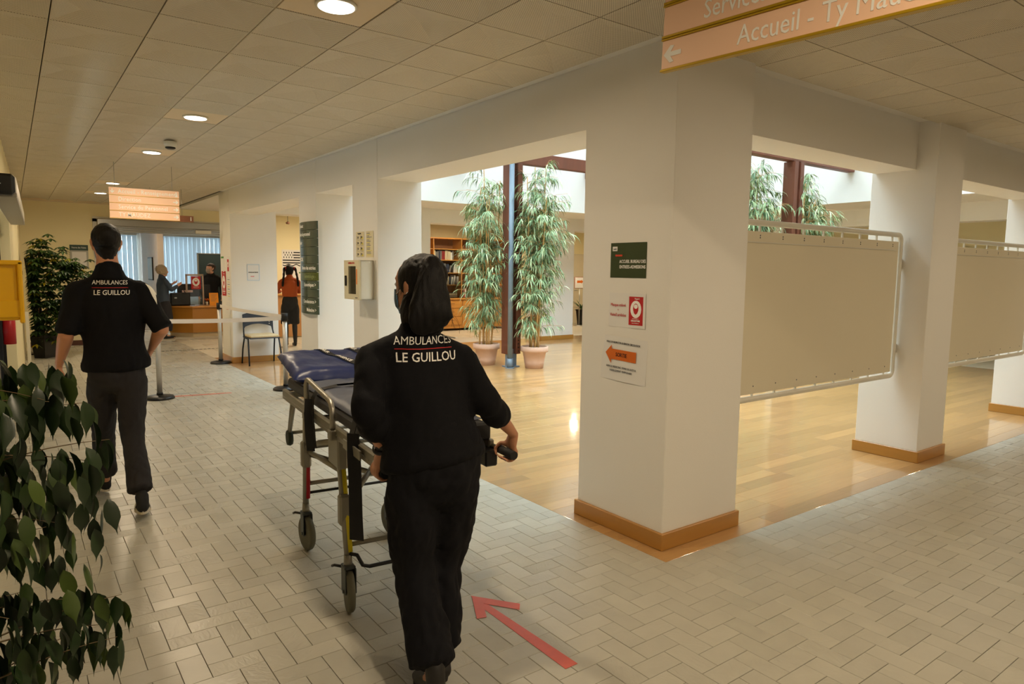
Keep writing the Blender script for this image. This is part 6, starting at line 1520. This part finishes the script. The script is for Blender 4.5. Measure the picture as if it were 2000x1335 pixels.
# ---- background people
MB_T = [(-.12, .188, .128, 0)]+MT[2:]
def simple(loc, label, J, opt):
    o = dict(torso=[(t_, a_*.93, b_*.95, f_) for t_, a_, b_, f_ in (WT if opt.get('fem') else MB_T)], leg=(.085, .075, .06, .055, .05), hipw=(.16, .115), arm=(.045, .038, .034, .024), sleeve=.9, loose=.010, shoem=black, boot=.09, shoe=.95, hand=.95, voxel=.012, bvoxel=.0085, fold=.005)
    o.update(opt); return person(loc, label, J, o)
def place(fn, x, y, yaw):     # local pose (facing +y) to world
    c, s_ = math.cos(-yaw), math.sin(-yaw)
    def T(p): return (x+p[0]*c-p[1]*s_, y+p[0]*s_+p[1]*c, p[2])
    out = {}
    for k, v in fn.items():
        if k.startswith('hand'):
            d = T((v[1][0], v[1][1], v[1][2])); o_ = T((0, 0, 0)); e = T((v[2][0], v[2][1], v[2][2]))
            out[k] = (v[0], (d[0]-o_[0], d[1]-o_[1], v[1][2]), (e[0]-o_[0], e[1]-o_[1], v[2][2]), v[3])
        else: out[k] = T(v)
    return out
def stand(h=1.65, **kw):
    k = h/1.65
    J = dict(head=(0, .02, 1.535*k), shL=(-.165, 0, 1.315*k), shR=(.165, 0, 1.315*k), elL=(-.20, -.02, 1.08*k), elR=(.20, -.02, 1.08*k), wrL=(-.19, .08, .86*k), wrR=(.19, .08, .86*k),
             handL=('relax', (0, .1, -1), (1, 0, 0), 1), handR=('relax', (0, .1, -1), (-1, 0, 0), -1),
             hipL=(-.085, 0, .87*k), hipR=(.085, 0, .87*k), knL=(-.09, .02, .47*k), knR=(.09, .02, .47*k), anL=(-.09, -.01, .08), anR=(.09, -.01, .08), toeL=(-.10, .17, .02), toeR=(.10, .17, .02), heelL=(-.085, -.055, .001), heelR=(.085, -.055, .001))
    J.update(kw); return J
# grey-haired visitor at the desk, facing right
J = place(stand(1.62, elL=(-.22, .10, 1.10), wrL=(-.10, .26, 1.22), handL=('relax', (.5, .6, .4), (0, .3, 1), 1), elR=(.21, .10, 1.10), wrR=(.12, .28, 1.18), handR=('relax', (-.3, .7, .4), (0, .3, 1), -1)), 2.73, 16.9, PI/2*.85)
t, body, top, tr, A = simple((2.73, 16.9, 0), 'grey-haired person in a blue-grey jacket and dark skirt at the desk\'s left end', J,
    dict(fem=True, yaw=PI/2*.85, hs=.97, top=mat('blue_grey_cloth', (58, 70, 88), .85), bottom=mat('dark_skirt_cloth', (34, 34, 40), .85), skin=skin2, leg=(.115, .125, .13, .13, .12), legend=.35, botname='skirt', topname='jacket'))
hf, hr, hc = A['hf'], A['hr'], A['hc']
bm = bmesh.new(); chain(bm, cap_chain(hc, .97, hf, hr, .028, .034, (-.09, 1)), side=hr, sub=3, n=20, vertical=True)
union('hair', bm, .009, hairg, t, smooth=2, disp=lambda co: .012*noise.noise(co*28))
# masked man behind the desk
J = place(stand(1.69, elL=(-.25, .02, 1.12), elR=(.25, .0, 1.12), wrL=(-.28, .14, .90), wrR=(.26, .12, .9)), 4.06, 18.3, PI+.45)
t, body, top, tr, A = simple((4.06, 18.3, 0), 'dark-haired masked person in a black jumper standing behind the desk before the dark partition', J,
    dict(yaw=-PI+1.15, hs=1.03, top=mat('black_jumper', (14, 13, 15), .9), bottom=trouser, skin=skin2, topname='jumper'))
hf, hr, hc = A['hf'], A['hr'], A['hc']
bm = bmesh.new(); chain(bm, cap_chain(hc, 1.03, hf, hr, .014, .010, (.035, 1)), side=hr, sub=3, n=20, vertical=True)
chain(bm, cap_chain(hc, 1.03, hf, hr, .008, .03, (-.06, .06)), side=hr, sub=3, n=20, vertical=True)
union('hair', bm, .008, hairbr, t, smooth=2, disp=lambda co: .005*noise.noise(co*40))
face_mask(hc, hf, hr, 1.03, maskw, t)
for sg in (-1, 1):
    MB().box(-.014, .014, -.003, .003, 0, .003, M=frame(hc+hr*.03*sg+hf*.094+Vector((0, 0, .03)), hr, (0, 0, 1))).build('eyebrow', hairbr, t)
# pigtailed woman at the counter, seen from behind
J = place(stand(1.66, elL=(-.24, .12, 1.13), elR=(.24, .12, 1.13), wrL=(-.13, .32, 1.12), wrR=(.13, .32, 1.12), handL=('relax', (.4, .8, .1), (0, 0, -1), -1), handR=('relax', (-.4, .8, .1), (0, 0, -1), 1)), 4.63, 14.05, .12)
tights = mat('dark_tights', (30, 27, 29), .6)
t, body, top, tr, A = simple((4.63, 14.05, 0), 'dark-haired person with two plaits, rust-orange top, black shorts and dark tights, seen from behind', J,
    dict(fem=True, torso=[(t_, a_*.93, b_*.95, f_) for t_, a_, b_, f_ in WT if t_ > .3], yaw=.1, hs=.97, top=mat('rust_knit', (168, 74, 22), .85, bump=.3, bscale=200), bottom=mat('black_shorts_cloth', (26, 26, 28), .8), skin=skin2, leg=(.10, .10, .1, .1, .1), legend=0, botname='shorts', topname='knit_top', boot=.15))
bm = bmesh.new()
for sd in ('L', 'R'):
    hip, kn, an = Vector(J['hip'+sd]), Vector(J['kn'+sd]), Vector(J['an'+sd])
    chain(bm, [(*hip.lerp(kn, .1), .08, .085), (*hip.lerp(kn, .5), .072, .078), (*kn, .052, .056), (*kn.lerp(an, .3), .052, .06), (*an, .036, .04)], side=(1, 0, 0), sub=3)
union('tights', bm, .011, tights, t, smooth=2)
hf, hr, hc = A['hf'], A['hr'], A['hc']
bm = bmesh.new(); chain(bm, cap_chain(hc, .97, hf, hr, .012, .022, (-.09, 1)), side=hr, sub=3, n=20, vertical=True)
for sg in (-1, 1):
    W_ = lambda x, y, z: Vector(hc)+hr*x+hf*y+Vector((0, 0, z))
    pts = [(*W_(sg*.06, -.06, .07), .022, .022), (*W_(sg*.105, -.06, .06), .026, .026)]
    for k in range(7): pts.append((*W_(sg*(.115+.006*k), -.075-.012*min(k, 3), .02-.042*k), .019 if k % 2 else .026, .019 if k % 2 else .026))
    pts.append((*W_(sg*.155, -.10, -.30), .022, .018))
    chain(bm, pts, side=(1, 0, 0), sub=2, n=10)
hair = union('hair', bm, .008, hairb, t, smooth=1)
for sg in (-1, 1): MB().tube([Vector(hc)+hr*(sg*.085)+hf*(-.062+.026*math.cos(k*PI/5))+Vector((0, 0, .062+.026*math.sin(k*PI/5))) for k in range(10)], .007, 6, closed=True).build('hair_tie', redp, hair)
